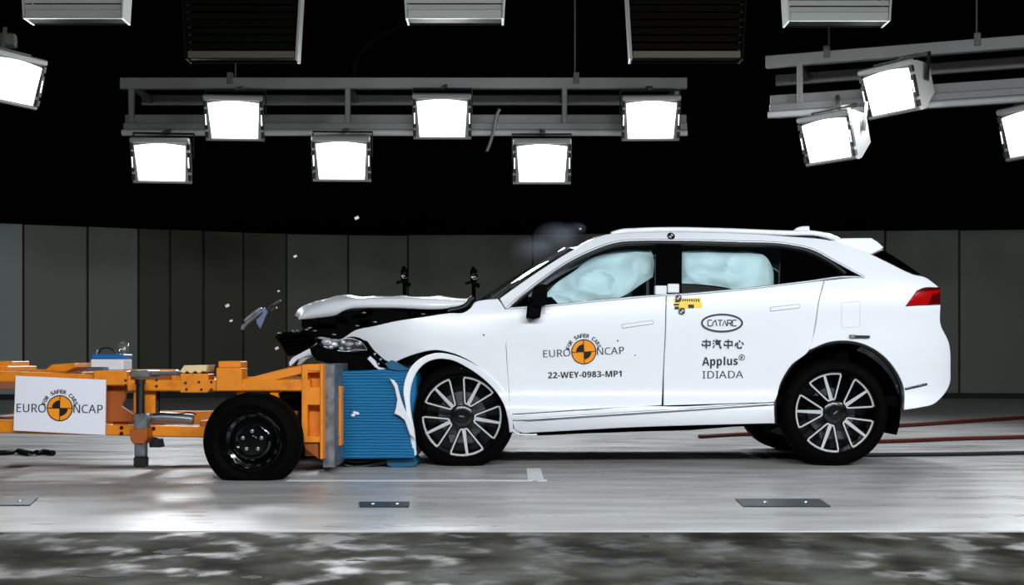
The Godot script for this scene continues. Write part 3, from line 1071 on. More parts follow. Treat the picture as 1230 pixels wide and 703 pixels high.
	pbox(s, -60, 440, 10, 447, 0.5, 0.0)
	obj("spacer_block", s.done(), M.orange_paint, o)
	s = Shape.new()
	pbox(s, 156, 445, 178, 454, zn - 0.02, zn - 0.3)
	pbox(s, 178, 446, 216, 451, zn - 0.1, zn - 0.3)
	obj("deck_plate", s.done(), M.galvanised, o)
	for q in [[151, 463], [151, 457], [188, 456.5], [188, 464], [223, 460], [224, 468], [239, 459], [254, 459], [254, 468], [242, 468]]:
		s = Shape.new()
		s.lathe(PackedVector2Array([Vector2(0.009, 0), Vector2(0.008, 0.006), Vector2(0, 0.007)]), Transform3D(Basis(), W(q[0], q[1], zn + 0.045 if q[0] < 152 else zn + 0.014)), 6)
		obj("bolt", s.done(), M.black_plastic, o)
	for q in [[146, 514], [146, 521], [178.5, 513], [184.5, 515]]:
		s = Shape.new()
		s.lathe(PackedVector2Array([Vector2(0.014, 0), Vector2(0.012, 0.008), Vector2(0, 0.009)]), Transform3D(Basis(), W(q[0], q[1], zn + 0.002)), 8)
		obj("bolt", s.done(), M.red_dark, o)
	# hydraulic support leg
	var zl := zn + 0.09
	var col := func(sh: Shape, u: float, v0: float, v1: float, r: float): sh.tube(PackedVector3Array([W(u, v0, zl), W(u, v1, zl)]), r, 16)
	s = Shape.new()
	col.call(s, 168.5, 456, 500, 0.027)
	for v in [456, 459, 496]: s.tube(PackedVector3Array([W(168.5, v, zl), W(168.5, v + 2.5, zl)]), 0.036, 16)
	obj("damper_leg", s.done(), M.black_plastic, o, "black hydraulic support leg")
	s = Shape.new()
	pbox(s, 160.5, 497, 175.5, 516.5, zl + 0.04, zl - 0.05, 0.008)
	obj("leg_sleeve", s.done(), M.galvanised, o)
	s = Shape.new()
	s.extrude(world_poly([158, 516, 178.5, 514, 178.5, 527, 175, 533, 162, 533, 159, 528], zl), zl - 0.12, zl + 0.045, 0.006)
	obj("leg_clamp", s.done(), M.orange_dark, o)
	s = Shape.new()
	pbox(s, 161, 532, 174, 549.5, zl + 0.03, zl - 0.04, 0.008)
	obj("leg_sleeve", s.done(), M.galvanised, o)
	s = Shape.new()
	pbox(s, 160, 549, 174.5, 561.5, zl + 0.035, zl - 0.045, 0.008)
	obj("leg_foot", s.done(), M.black_plastic, o)
	s = Shape.new()
	s.extrude(world_poly([178, 529, 182, 526, 190, 528, 192, 538, 179, 538], zn), zn - 0.12, zn - 0.01, 0.006)
	obj("tow_hook", s.done(), M.black_plastic, o)
	s = Shape.new()
	s.tube(PackedVector3Array([W(188.5, 469, zn - 0.15), W(188.5, 497, zn - 0.15)]), 0.022, 12)
	obj("damper_leg", s.done(), M.black_plastic, o)
	s = Shape.new()
	s.tube(path([176, 503, 182, 502.4, 222, 503.4, 232, 504.4], zn - 0.04), 0.036, 12)
	obj("air_cylinder", s.done(), M.steel, o, "polished metal air cylinder")
	s = Shape.new()
	s.tube(path([184, 498, 196, 496.5, 206, 497.5, 218, 497, 226, 495.5, 236, 498], zn - 0.0), 0.005, 8)
	obj("hose", s.done(), M.black_plastic, o)
	# white sign with the badge
	var zs := zn + 0.045
	var sz := func(_x, _y): return zs
	s = Shape.new()
	s.extrude(world_poly([18.5, 451.5, 127, 456.5, 126, 523, 16, 517.5], zs), zs - 0.02, zs, 0.002)
	var sign_o := obj("sign_panel", s.done(), M.sign_white, o, "white sign with the round orange safety emblem")
	var c := W(72, 490.5, zs)
	badge(sign_o, Vector2(c.x, c.y), (DIST - zs) / F, deg_to_rad(-0.8), sz, 52.5, 10.0, 15.4)
	# blue honeycomb block
	var zb := 0.12
	s = Shape.new()
	var outline := [400, 446.5, 440, 445, 470, 444, 494, 443.5, 500, 452, 499.5, 474, 494, 500, 496, 528, 498, 551, 400, 551.5]
	s.extrude(world_poly(outline, zb), -0.92, zb, 0.006)
	var block := obj("honeycomb_block", s.done(), M.blue_foil, o, "bright blue ribbed honeycomb block between trolley plate and car")
	s = Shape.new()
	var rng := RandomNumberGenerator.new()
	rng.seed = 3
	var right := [Vector2(443, 493), Vector2(452, 499.5), Vector2(474, 499), Vector2(500, 494), Vector2(528, 496), Vector2(552, 498)]
	for i in 29:
		var v := 447.6 + i * 3.62
		var ue := 499.0
		for k in right.size() - 1:
			if v >= right[k].x and v <= right[k + 1].x: ue = lerpf(right[k].y, right[k + 1].y, (v - right[k].x) / (right[k + 1].x - right[k].x))
		var p := PackedVector3Array()
		for j in 9:
			var t := j / 8.0
			p.append(W(lerpf(401.5, ue - 1, t), v + rng.randf_range(-0.35, 0.35) - 0.8 * t * float(i < 8), zb + rng.randf_range(-0.001, 0.003)))
		s.tube(p, 0.0062, 6)
	tag(obj("honeycomb_ribs", s.done(), M.blue_foil, block), "", "", "", "stuff")
	s = Shape.new()
	for q in [[424, 499], [429, 497], [426, 496]]:
		s.blob(W(q[0], q[1], zb + 0.012), Vector3(0.016, 0.011, 0.008))
	obj("paper_scrap", s.done(), M.white_plastic, block)
	s = Shape.new()
	s.extrude(world_poly([462, 437, 470, 433, 478, 437, 486, 441, 494, 444, 480, 446, 468, 444], zb), zb - 0.15, zb + 0.02, 0.004)
	obj("torn_foil", s.done(), M.blue_deep, block)
	s = Shape.new()
	s.extrude(world_poly([464, 552, 498, 551, 502, 556, 497, 561, 470, 562, 465, 559], 0.05), -0.3, 0.05, 0.004)
	obj("torn_foil", s.done(), M.blue_deep, block)
	s = Shape.new()
	s.tube(path([408, 555, 418, 560, 435, 561, 455, 556, 466, 554], 0.0), 0.02, 8)
	s.extrude(world_poly([404, 553, 464, 553, 462, 558, 440, 557, 420, 560, 408, 559], 0.0), -0.8, -0.02, 0.005)
	obj("crushed_tray", s.done(), M.black_plastic, block)

# ---------------------------------------------------------------- the car
func wheel_alloy(car: Node3D, at: Vector3, spin: float, flip: bool) -> void:
	var w := Node3D.new()
	w.name = "wheel"
	car.add_child(w, true)
	w.position = at - base_of[car]
	if flip: w.rotation.y = PI
	var r := 0.383
	var low := -at.y
	var s := Shape.new()
	s.lathe(PackedVector2Array([Vector2(0.289, -0.10), Vector2(0.289, 0.085), Vector2(0.294, 0.10), Vector2(0.315, 0.116), Vector2(0.345, 0.113), Vector2(0.368, 0.098), Vector2(r, 0.07), Vector2(r, -0.07), Vector2(0.368, -0.098), Vector2(0.33, -0.115), Vector2(0.289, -0.10)]), Transform3D(), 64, low)
	obj("tyre", s.done(), M.rubber, w)
	s = Shape.new()
	s.lathe(PackedVector2Array([Vector2(0.294, 0.094), Vector2(0.289, 0.097), Vector2(0.285, 0.088), Vector2(0.283, 0.05), Vector2(0.272, -0.09), Vector2(0.265, -0.095)]), Transform3D(), 56)
	s.lathe(PackedVector2Array([Vector2(0.268, -0.07), Vector2(0.0, -0.075)]), Transform3D(), 40)
	obj("rim_barrel", s.done(), M.rim_black, w)
	s = Shape.new()
	s.lathe(PackedVector2Array([Vector2(0.175, -0.045), Vector2(0.172, -0.03), Vector2(0.10, -0.03), Vector2(0.095, 0.0), Vector2(0, 0.0)]), Transform3D(), 40)
	obj("brake_disc", s.done(), M.brake_steel, w)
	s = Shape.new()
	s.extrude(PackedVector2Array([Vector2(-0.09, -0.20), Vector2(0.09, -0.20), Vector2(0.11, -0.13), Vector2(-0.11, -0.13)]), -0.05, 0.01, 0.006)
	obj("brake_calliper", s.done(), M.brake_steel, w)
	for k in 5:
		var mid := spin + TAU * k / 5.0
		var pol := func(rad: float, deg: float) -> Vector2: return Vector2(cos(mid + deg_to_rad(deg)), sin(mid + deg_to_rad(deg))) * rad
		# dark spoke bodies, bright machined faces on top
		var loop := PackedVector2Array()
		for a in [-16.0, -12.5, 0.0, 12.5, 16.0]: loop.append(pol.call(0.095 if absf(a) < 14 else 0.105, a))
		for a in [25.0, 24.0, 18.0, 9.0, 0.0, -9.0, -18.0, -24.0, -25.0]: loop.append(pol.call(0.279 if absf(a) < 24.5 else 0.265, a))
		s = Shape.new()
		for piece in ribbon_poly(loop, 0.026, true): s.extrude(piece, 0.05, 0.078, 0.002)
		for piece in ribbon_poly(PackedVector2Array([pol.call(0.09, 0.0), pol.call(0.278, 0.0)]), 0.028): s.extrude(piece, 0.05, 0.076, 0.002)
		obj("spoke", s.done(), M.rim_black, w)
		s = Shape.new()
		for piece in ribbon_poly(loop, 0.0115, true): s.extrude(piece, 0.078, 0.083, 0.001)
		var a0: Vector2 = pol.call(0.10, 0.0)
		var a1: Vector2 = pol.call(0.276, 0.0)
		s.extrude(PackedVector2Array([a0 + a0.orthogonal().normalized() * 0.014, a0 - a0.orthogonal().normalized() * 0.014, a1 - a0.orthogonal().normalized() * 0.009, a1 + a0.orthogonal().normalized() * 0.009]), 0.076, 0.0815, 0.001)
		obj("spoke_face", s.done(), M.alloy, w)
	s = Shape.new()
	s.lathe(PackedVector2Array([Vector2(0.088, 0.04), Vector2(0.082, 0.076), Vector2(0.07, 0.082), Vector2(0.05, 0.084), Vector2(0.045, 0.09), Vector2(0, 0.092)]), Transform3D(), 32)
	obj("hub", s.done(), M.rim_black, w)
	s = Shape.new()
	s.box(Transform3D(Basis(Vector3(0, 0, 1), spin - 1.2), Vector3(0, 0, 0.093)), Vector3(0.036, 0.010, 0.004), 0.001)
	obj("hub_emblem", s.done(), M.steel, w)

func across(near: PackedVector3Array, bow: Vector3, steps := 13) -> Array:
	# rows from the near flank to the mirrored far flank, bowed in the middle
	var rows := []
	for i in near.size():
		var row := PackedVector3Array()
		for j in steps:
			var t := float(j) / (steps - 1)
			var k := 1.0 - pow(2.0 * t - 1.0, 2.0)
			var p := near[i]
			row.append(Vector3(p.x, p.y, lerpf(p.z, 2.0 * CAR_MID - p.z, t)) + bow * k)
		rows.append(row)
	return rows

func build_car() -> void:
	var car := thing("car", Vector3(0.97, 0, CAR_MID), "white crossover car with a crushed front end, inflated airbags and stickers on its doors", "car")
	var s := Shape.new()
	# ---- flank panels
	panel("front_fender", [411, 407, 426, 397, 448, 392, 474, 386, 508, 380.7, 542, 376, 557, 375.3, 565, 370, 570, 363.6, 578, 361, 598, 359, 606, 370, 608, 420, 611, 465, 613, 497, 609, 479, 599.6, 463.4, 582, 447, 562, 432.6, 545, 425, 523, 421, 503, 424.5, 482, 432, 470, 438, 461, 432, 448, 421, 439, 411, 433, 407, 425, 405], M.white_paint, car)
	panel("front_door", [606, 371, 617, 370, 655, 368, 720, 362, 788, 356, 800, 355, 799, 400, 797, 440, 795, 487, 700, 492.5, 613, 498, 611, 470, 608, 420], M.white_paint, car)
	panel("rear_door", [800.6, 355, 819, 354.5, 885, 349, 969, 339.5, 990, 337, 984, 360, 978, 397, 972, 421, 950, 440, 938, 460, 931, 482, 930, 483.5, 880, 485, 797, 487.5, 797.6, 440, 799.6, 400], M.white_paint, car)
	panel("side_frame", [990.6, 337, 1018, 334.2, 1039, 333.6, 1001, 312.5, 975, 299, 948, 293, 885, 289.6, 806, 288, 771, 288, 740, 290.4, 708, 301.4, 678, 316.4, 649, 336.4, 633, 349.4, 610, 369.4, 606.4, 370, 600, 358.6, 645, 327, 692, 298, 721, 283.5, 765, 279.5, 807, 278.5, 863, 279.5, 948, 284, 1003, 290, 1046, 305.5, 1072, 318, 1098, 330, 1111, 333, 1124, 342, 1129, 346, 1102, 349, 1088, 368, 1130, 366, 1130, 389, 1140, 412, 1142, 441, 1140.5, 463, 1131, 478, 1122, 485.6, 1105, 490, 1086, 493, 1085.5, 466, 1074.6, 443, 1055.7, 423.4, 1034, 412.6, 1015, 409.6, 996, 411.4, 972, 421, 978.6, 397, 984.6, 360], M.white_paint, car)
	panel("sill_moulding", [613, 498.6, 700, 493.1, 795, 487.9, 797, 488, 880, 485.4, 930, 484, 930, 486.5, 796, 494.2, 700, 500.2, 640, 504.5, 617, 505.5, 614.5, 503], M.white_paint, car, true, -0.012)
	panel("sill", [615, 505, 640, 505, 700, 501, 796, 495, 930, 487, 931, 509, 886, 510, 756, 514, 640, 520, 627, 520.5, 618, 516], M.white_paint, car)
	panel("body_shell", [440, 400, 508, 385, 570, 368, 606, 372, 655, 370, 788, 358, 969, 341, 1018, 336, 1085, 345, 1120, 352, 1120, 400, 1095, 430, 1086, 455, 1060, 420, 1015, 405, 960, 425, 935, 470, 925, 505, 760, 511, 620, 517, 610, 480, 590, 455, 560, 435, 520, 420, 470, 432], M.black_matt, car, true, 0.042)
	# chrome line over the sill
	for both in [false, true]:
		s = Shape.new()
		var p := sk_path([631, 503.8, 700, 499.6, 796, 493.6, 860, 489.6, 922, 485.2], 0.012)
		s.tube(mirrored(p) if both else p, 0.010, 8)
		obj("sill_trim", s.done(), M.chrome, car)
		s = Shape.new()
		p = sk_path([608.5, 371, 616, 364, 632, 350.6, 649, 337.2, 678, 317.2, 708, 302, 740, 291, 771, 288.8, 806, 288.8, 885, 290.4, 948, 293.6, 975, 299.6, 1001, 313, 1020, 323.5, 1038, 333], 0.002)
		s.tube(mirrored(p) if both else p, 0.009, 8)
		obj("window_trim", s.done(), M.chrome, car)
		s = Shape.new()
		p = sk_path([612, 370.6, 655, 367.6, 720, 361.4, 788, 355.4, 819, 353.8, 885, 348.2, 969, 338.6, 1018, 332.6, 1038, 333.4], 0.0)
		s.tube(mirrored(p) if both else p, 0.008, 8)
		obj("belt_trim", s.done(), M.chrome, car)
		s = Shape.new()
		p = sk_path([615, 367, 633, 352.6, 649, 339.6, 678, 320, 708, 305, 740, 294, 771, 291.6, 806, 291.6, 885, 293, 946, 296, 971, 301.6, 998, 315, 1016, 328], -0.014)
		s.tube(mirrored(p) if both else p, 0.015, 8)
		obj("window_seal", s.done(), M.black_plastic, car)
		s = Shape.new()
		p = sk_path([735, 281, 745, 278, 765, 276.5, 807, 275.4, 863, 276.4, 948, 279.6, 984, 280.6, 1003, 286, 1011, 289.5], -0.02)
		s.tube(mirrored(p) if both else p, 0.018, 8)
		obj("roof_rail", s.done(), M.white_paint, car)
		s = Shape.new()
		p = sk_path([1087, 467.5, 1098, 465, 1113, 461.5], 0.003)
		s.tube(mirrored(p) if both else p, 0.009, 6)
		obj("bumper_trim", s.done(), M.dark_chrome, car)
		# the moulding of the wheel arch, in front torn loose and hanging down
		s = Shape.new()
		for q in [[[1086, 491, 1084.5, 466, 1074.6, 444, 1055.7, 423.8, 1034, 413, 1015, 410, 996, 411.6, 972, 421, 950, 440, 938, 460, 931, 482, 931, 509], M.black_plastic]]:
			p = sk_path(q[0], -0.03)
			s.tube(mirrored(p) if both else p, 0.02, 8)
		obj("arch_edge", s.done(), M.black_plastic, car)
	# ---- windows
	panel("quarter_glass", [614, 368.5, 631, 354, 635, 354, 636.5, 367], M.glass_dark, car, true, 0.02)
	panel("front_window", [640, 367, 641, 346, 649, 339, 678, 319, 708, 304, 740, 293.5, 771, 291, 790, 291, 789, 356], M.glass_side, car, true, 0.022, 0.0)
	panel("pillar_cover", [788, 291, 819.5, 291, 819, 353, 787, 356], M.black_gloss, car, true, 0.012, 0.0)
	panel("rear_window", [819, 291, 885, 292.5, 938, 295.5, 936, 343, 885, 348.6, 819, 353.6], M.glass_side, car, true, 0.022, 0.0)
	panel("rear_side_glass", [938.4, 295.5, 971, 301, 998, 314.5, 1018, 328, 1019, 332, 969, 339, 936.4, 343], M.glass_dark, car, true, 0.02, 0.0)
	# ---- airbags behind the glass
	var rng := FastNoiseLite.new()
	rng.seed = 8
	rng.frequency = 1.0
	rng.fractal_octaves = 2
	for bag in [[[659, 366, 654, 355, 668, 340, 690, 325, 710, 310, 735, 302, 762, 299, 784, 300, 787.5, 312, 786, 332, 770, 342, 756, 352, 738, 359.5, 700, 363.5]], [[820, 301, 850, 299.5, 880, 301.5, 905, 301, 922, 307, 931, 322, 932.5, 344, 921, 345.5, 906, 347, 885, 347, 868, 344, 842, 341, 820, 340]]]:
		var flat: Array = bag[0]
		var poly := sk(flat, true, func(x, y): return skin(x, y) - 0.12, 5.0)
		var zf := func(x: float, y: float) -> float:
			var d := 9.0
			for i in poly.size():
				var c := Geometry2D.get_closest_point_to_segment(Vector2(x, y), poly[i], poly[(i + 1) % poly.size()])
				d = minf(d, c.distance_to(Vector2(x, y)))
			var fold := absf(rng.get_noise_2d(x * 2.2 + y * 1.2, y * 2.4 - x * 0.8)) * 0.16 + absf(rng.get_noise_2d(x * 1.3 + 7.0, y * 3.0)) * 0.10
			return skin(x, y) - 0.20 + 0.09 * (1.0 - exp(-d / 0.05)) - fold * (1.0 - exp(-d / 0.04)) * 0.55
		obj("curtain_airbag", sheet(poly, zf, 0.0, 0.004, 0.10, 0.022), M.airbag_cloth, car, "pale blue inflated curtain airbag")
	# ---- roof, glass and tail across the car
	var near := PackedVector3Array()
	for q in curve(pts([693, 297.8, 706, 290, 721, 284, 765, 280, 807, 279, 863, 280, 948, 284.5, 1003, 290.5, 1046, 306]), false, 8.0): near.append(SP(q.x, q.y) - Vector3(0, 0.003, 0.003))
	s = Shape.new()
	s.loft(across(near, Vector3(0, 0.045, 0)))
	obj("roof", s.done(), M.white_paint, car)
	near = PackedVector3Array()
	for q in curve(pts([600, 359.5, 645, 328, 693, 298.5]), false, 8.0): near.append(SP(q.x, q.y) - Vector3(0, 0.004, 0.004))
	var rows := across(near, Vector3.ZERO, 17)
	for i in rows.size():
		var t := float(i) / (rows.size() - 1)
		for j in 17:
			var k := 1.0 - pow(absf(2.0 * j / 16.0 - 1.0), 2.3)
			rows[i][j] += Vector3(-lerpf(0.19, 0.10, t), lerpf(0.02, 0.05, t), 0) * k
	s = Shape.new()
	s.loft(rows)
	obj("windscreen", s.done(), M.glass_front, car, "sloping glass windscreen")
	s = Shape.new()
	var hdr := rows.duplicate(true)
	s.loft([rows[rows.size() - 1], across(PackedVector3Array([near[near.size() - 1] + Vector3(0.06, 0.02, 0)]), Vector3(0, 0.045, 0), 17)[0]])
	obj("roof_header", s.done(), M.white_paint, car)
	s = Shape.new()
	s.loft([rows[0], across(PackedVector3Array([near[0] + Vector3(-0.05, -0.03, 0)]), Vector3(-0.24, 0.0, 0), 17)[0], across(PackedVector3Array([near[0] + Vector3(0.1, -0.25, 0)]), Vector3(-0.2, -0.03, 0), 17)[0]], true)
	obj("cowl", s.done(), M.black_plastic, car)
	# spoiler
	s = Shape.new()
	var sp := [1002, 287.5, 1012, 286.4, 1030, 286, 1047, 286, 1055, 291, 1061.5, 297, 1059, 300, 1046, 306.5, 1020, 297, 1003, 291]
	var z_sp := SP(1046, 300).z - 0.02
	s.extrude(world_poly(sp, z_sp), z_sp, 2 * CAR_MID - z_sp, 0.008)
	obj("spoiler", s.done(), M.white_paint, car)
	# aerial fin
	s = Shape.new()
	s.extrude(world_poly([950, 279.5, 957, 273.8, 963, 272.2, 971.5, 271.8, 973, 279.5], -0.75), -0.79, -0.73, 0.012)
	obj("aerial_fin", s.done(), M.white_paint, car)
	near = PackedVector3Array()
	for q in [[1047, 305.5], [1072, 317], [1108, 331.5]]: near.append(SP(q[0], q[1]) - Vector3(0.004, 0.004, 0.02))
	s = Shape.new()
	s.loft(across(near, Vector3(0.1, 0.04, 0)))
	obj("rear_screen", s.done(), M.glass_dark, car, "dark rear window")
	panel("rear_screen_edge", [1047, 306.5, 1061, 300, 1085, 315, 1107, 330.3, 1098, 329.8, 1072, 318], M.glass_dark, car, true, 0.015)
	near = PackedVector3Array()
	for q in curve(pts([1108, 331.5, 1111, 333, 1124, 342, 1129.5, 346, 1130, 366, 1130, 389]), false, 4.0): near.append(SP(q.x, q.y) - Vector3(0.001, 0, 0.004))
	s = Shape.new()
	s.loft(across(near, Vector3(0.12, 0, 0)))
	obj("tailgate", s.done(), M.white_paint, car)
	near = PackedVector3Array()
	for q in curve(pts([1130, 389, 1140, 412, 1142, 441, 1140.5, 463, 1131, 478, 1122, 485.6]), false, 4.0): near.append(SP(q.x, q.y) - Vector3(0.001, 0, 0.004))
	s = Shape.new()
	s.loft(across(near, Vector3(0.13, 0, 0)))
	obj("rear_bumper", s.done(), M.white_paint, car)
	var tl := panel("tail_lamp", [1088.5, 367.6, 1102, 349.6, 1129.2, 346.6, 1129.6, 365.4], M.red_lens, car, true, -0.004, 0.001, "red tail lamp")
	panel("tail_lamp_edge", [1101.4, 350.6, 1104, 348.2, 1129.4, 344.8, 1129.6, 348.4, 1108, 350.6], M.red_dark, car, true, -0.007, 0.0)
	panel("tail_lamp_edge", [1119, 353, 1129.4, 351, 1129.6, 365.6, 1114, 366.4], M.red_dark, car, true, -0.0045, 0.001)
	# fuel flap, handles, small fittings
	for d in [[[747, 390, 784, 385, 784.4, 389.2, 747.6, 394.4]], [[925, 369.6, 960, 365.6, 960.4, 369.8, 925.6, 374]]]:
		var pol := sk(d[0], true, skin, 2.0)
		var zh := func(x, y): return skin(x, y) + 0.004
		obj("door_handle", sheet(pol, zh, 0.0, 0.003, 0.006, 0.02), M.white_paint, car)
		s = Shape.new()
		var ring := PackedVector3Array()
		for q in pol: ring.append(Vector3(q.x, q.y, skin(q.x, q.y) + 0.001))
		ring.append(ring[0])
		s.tube(ring, 0.0022, 5)
		obj("handle_gap", s.done(), M.beam_paint, car)
	s = Shape.new()
	var ring2 := sk_path([1011, 364, 1031, 362, 1033, 364, 1033, 391, 1031, 393, 1013, 394, 1011, 392, 1011, 364])
	s.tube(ring2, 0.0016, 5)
	obj("fuel_flap_gap", s.done(), M.vent_white, car)
	s = Shape.new()
	s.bar(SP(1026, 404.4) + Vector3(0, 0, 0.012), SP(1044, 404.8) + Vector3(0, 0, 0.012), 0.02, 0.018, 0.003)
	obj("side_marker", s.done(), M.black_plastic, car)
	s = Shape.new()
	s.bar(SP(1020, 404.2) + Vector3(0, 0, 0.01), SP(1027, 404.4) + Vector3(0, 0, 0.01), 0.02, 0.024, 0.003)
	obj("side_marker_cap", s.done(), M.galvanised, car)
	# door mirror
	for m in [false, true]:
		var zm := 0.13
		s = Shape.new()
		var mp := world_poly([641, 345.5, 647, 342, 657, 342, 657.5, 350, 656.5, 366, 650, 369, 640, 366, 638.5, 356], zm, true, true)
		if m: s.extrude(mp, 2 * CAR_MID - zm, 2 * CAR_MID - zm + 0.18, 0.02)
		else: s.extrude(mp, zm - 0.18, zm, 0.02)
		var mo := obj("door_mirror", s.done(), M.black_gloss, car, "glossy black door mirror")
		s = Shape.new()
		mp = world_poly([634, 364, 640, 360, 651, 366, 649, 381, 641, 383.2, 632, 381, 633, 372], zm - 0.03, true, true)
		if m: s.extrude(mp, 2 * CAR_MID - zm + 0.03, 2 * CAR_MID - zm + 0.22, 0.015)
		else: s.extrude(mp, zm - 0.22, zm - 0.03, 0.015)
		obj("mirror_foot", s.done(), M.bay_black, mo)
	# ---- wheels, arches, underside
	var fw := W(554.5, 500.5, -0.05)
	var rw := W(1004.5, 496.0, -0.05)
	fw.z = -0.165; rw.z = -0.165
	wheel_alloy(car, fw, deg_to_rad(62), false)
	wheel_alloy(car, rw, deg_to_rad(106), false)
	wheel_alloy(car, Vector3(fw.x, 0.372, 2 * CAR_MID + 0.165), 0.4, true)
	wheel_alloy(car, Vector3(rw.x, rw.y, 2 * CAR_MID + 0.165), 0.9, true)
	for c in [Vector2(fw.x, 0.40), Vector2(rw.x, rw.y)]:
		for m in [false, true]:
			s = Shape.new()
			var rr := []
			for z in [-0.095, -0.42]:
				var row := PackedVector3Array()
				for k in 25:
					var a := lerpf(-0.35, PI + 0.35, k / 24.0)
					row.append(Vector3(c.x + cos(a) * 0.475, c.y + sin(a) * 0.475, z if not m else 2 * CAR_MID - z))
				rr.append(row)
			var hubrow := PackedVector3Array()
			for k in 25: hubrow.append(Vector3(c.x, c.y, rr[1][0].z))
			rr.append(hubrow)
			s.loft(rr, true)
			obj("arch_liner", s.done(), M.black_matt, car)
	s = Shape.new()
	var ul := W(625, 521, -0.1)
	var ur := W(905, 509, -0.1)
	s.extrude(PackedVector2Array([Vector2(ul.x, ul.y), Vector2(ur.x, ur.y + 0.0), Vector2(ur.x, 0.40), Vector2(ul.x, 0.40)]), -1.82, -0.10, 0.01)
	s.extrude(world_poly([625, 515, 905, 504, 905, 512, 880, 513, 830, 517, 760, 519, 700, 521, 660, 523, 624, 524], -0.14), -0.5, -0.14, 0.004)
	obj("underbody", s.done(), M.black_matt, car)
	s = Shape.new()
	s.cube(Vector3(rw.x + 0.45, 0.42, -1.7), Vector3(3.0, 0.5, -0.28), 0.02)
	s.cube(Vector3(fw.x - 0.6, 0.30, -1.5), Vector3(fw.x + 0.5, 0.5, -0.45), 0.02)
	s.cube(Vector3(rw.x - 0.5, 0.30, -1.5), Vector3(rw.x + 0.5, 0.5, -0.45), 0.02)
	obj("underbody", s.done(), M.black_matt, car)
	s = Shape.new()
	s.tube(PackedVector3Array([Vector3(fw.x, fw.y, -0.2), Vector3(fw.x, fw.y, -1.72)]), 0.04, 8)
	s.tube(PackedVector3Array([Vector3(rw.x, rw.y, -0.2), Vector3(rw.x, rw.y, -1.72)]), 0.05, 8)
	obj("axle", s.done(), M.black_matt, car)
	# ---- cabin
	s = Shape.new()
	s.cube(Vector3(0.0, 0.95, -1.75), Vector3(0.35, 1.22, -0.17), 0.06)
	obj("dashboard", s.done(), M.black_matt, car)
	for z in [-0.5, -1.42]:
		for x in [0.95, 1.85]:
			s = Shape.new()
			var zz: float = z
			s.extrude(curve(PackedVector2Array([Vector2(x - 0.4, 0.62), Vector2(x + 0.1, 0.58), Vector2(x + 0.25, 1.15), Vector2(x + 0.2, 1.22), Vector2(x + 0.1, 1.15), Vector2(x - 0.02, 0.75), Vector2(x - 0.4, 0.75)]), true, 0.06), zz - 0.26, zz + 0.26, 0.03)
			s.cube(Vector3(x + 0.17, 1.24, zz - 0.13), Vector3(x + 0.27, 1.44, zz + 0.13), 0.03)
			obj("seat", s.done(), M.seat_cloth, car)
	s = Shape.new()
	s.cube(Vector3(-0.05, 0.42, -1.80), Vector3(2.9, 0.5, -0.12), 0.01)
	s.cube(Vector3(2.35, 0.5, -1.75), Vector3(2.45, 1.2, -0.17), 0.02)
	s.cube(Vector3(-0.06, 0.45, -1.75), Vector3(0.0, 1.1, -0.17), 0.01)
	obj("cabin_floor", s.done(), M.black_matt, car)
	var lin := PackedVector3Array()
	for q in [[721, 289], [807, 284], [948, 290], [1020, 300]]: lin.append(SP(q[0], q[1]) - Vector3(0, 0.03, 0.05))
	s = Shape.new()
	s.loft(across(lin, Vector3(0, 0.035, 0)))
	obj("headliner", s.done(), M.black_matt, car)
	# white boxes fixed at the foot of the pillar
	s = Shape.new()
	pbox(s, 786.8, 343.2, 801, 354.4, -0.03, -0.09, 0.006)
	obj("pillar_bracket", s.done(), M.white_plastic, car)
	s = Shape.new()
	pbox(s, 802, 341, 816, 352, -0.03, -0.10, 0.006)
	obj("pillar_bracket", s.done(), M.white_plastic, car)
	build_car_front(car)
	build_car_marks(car)

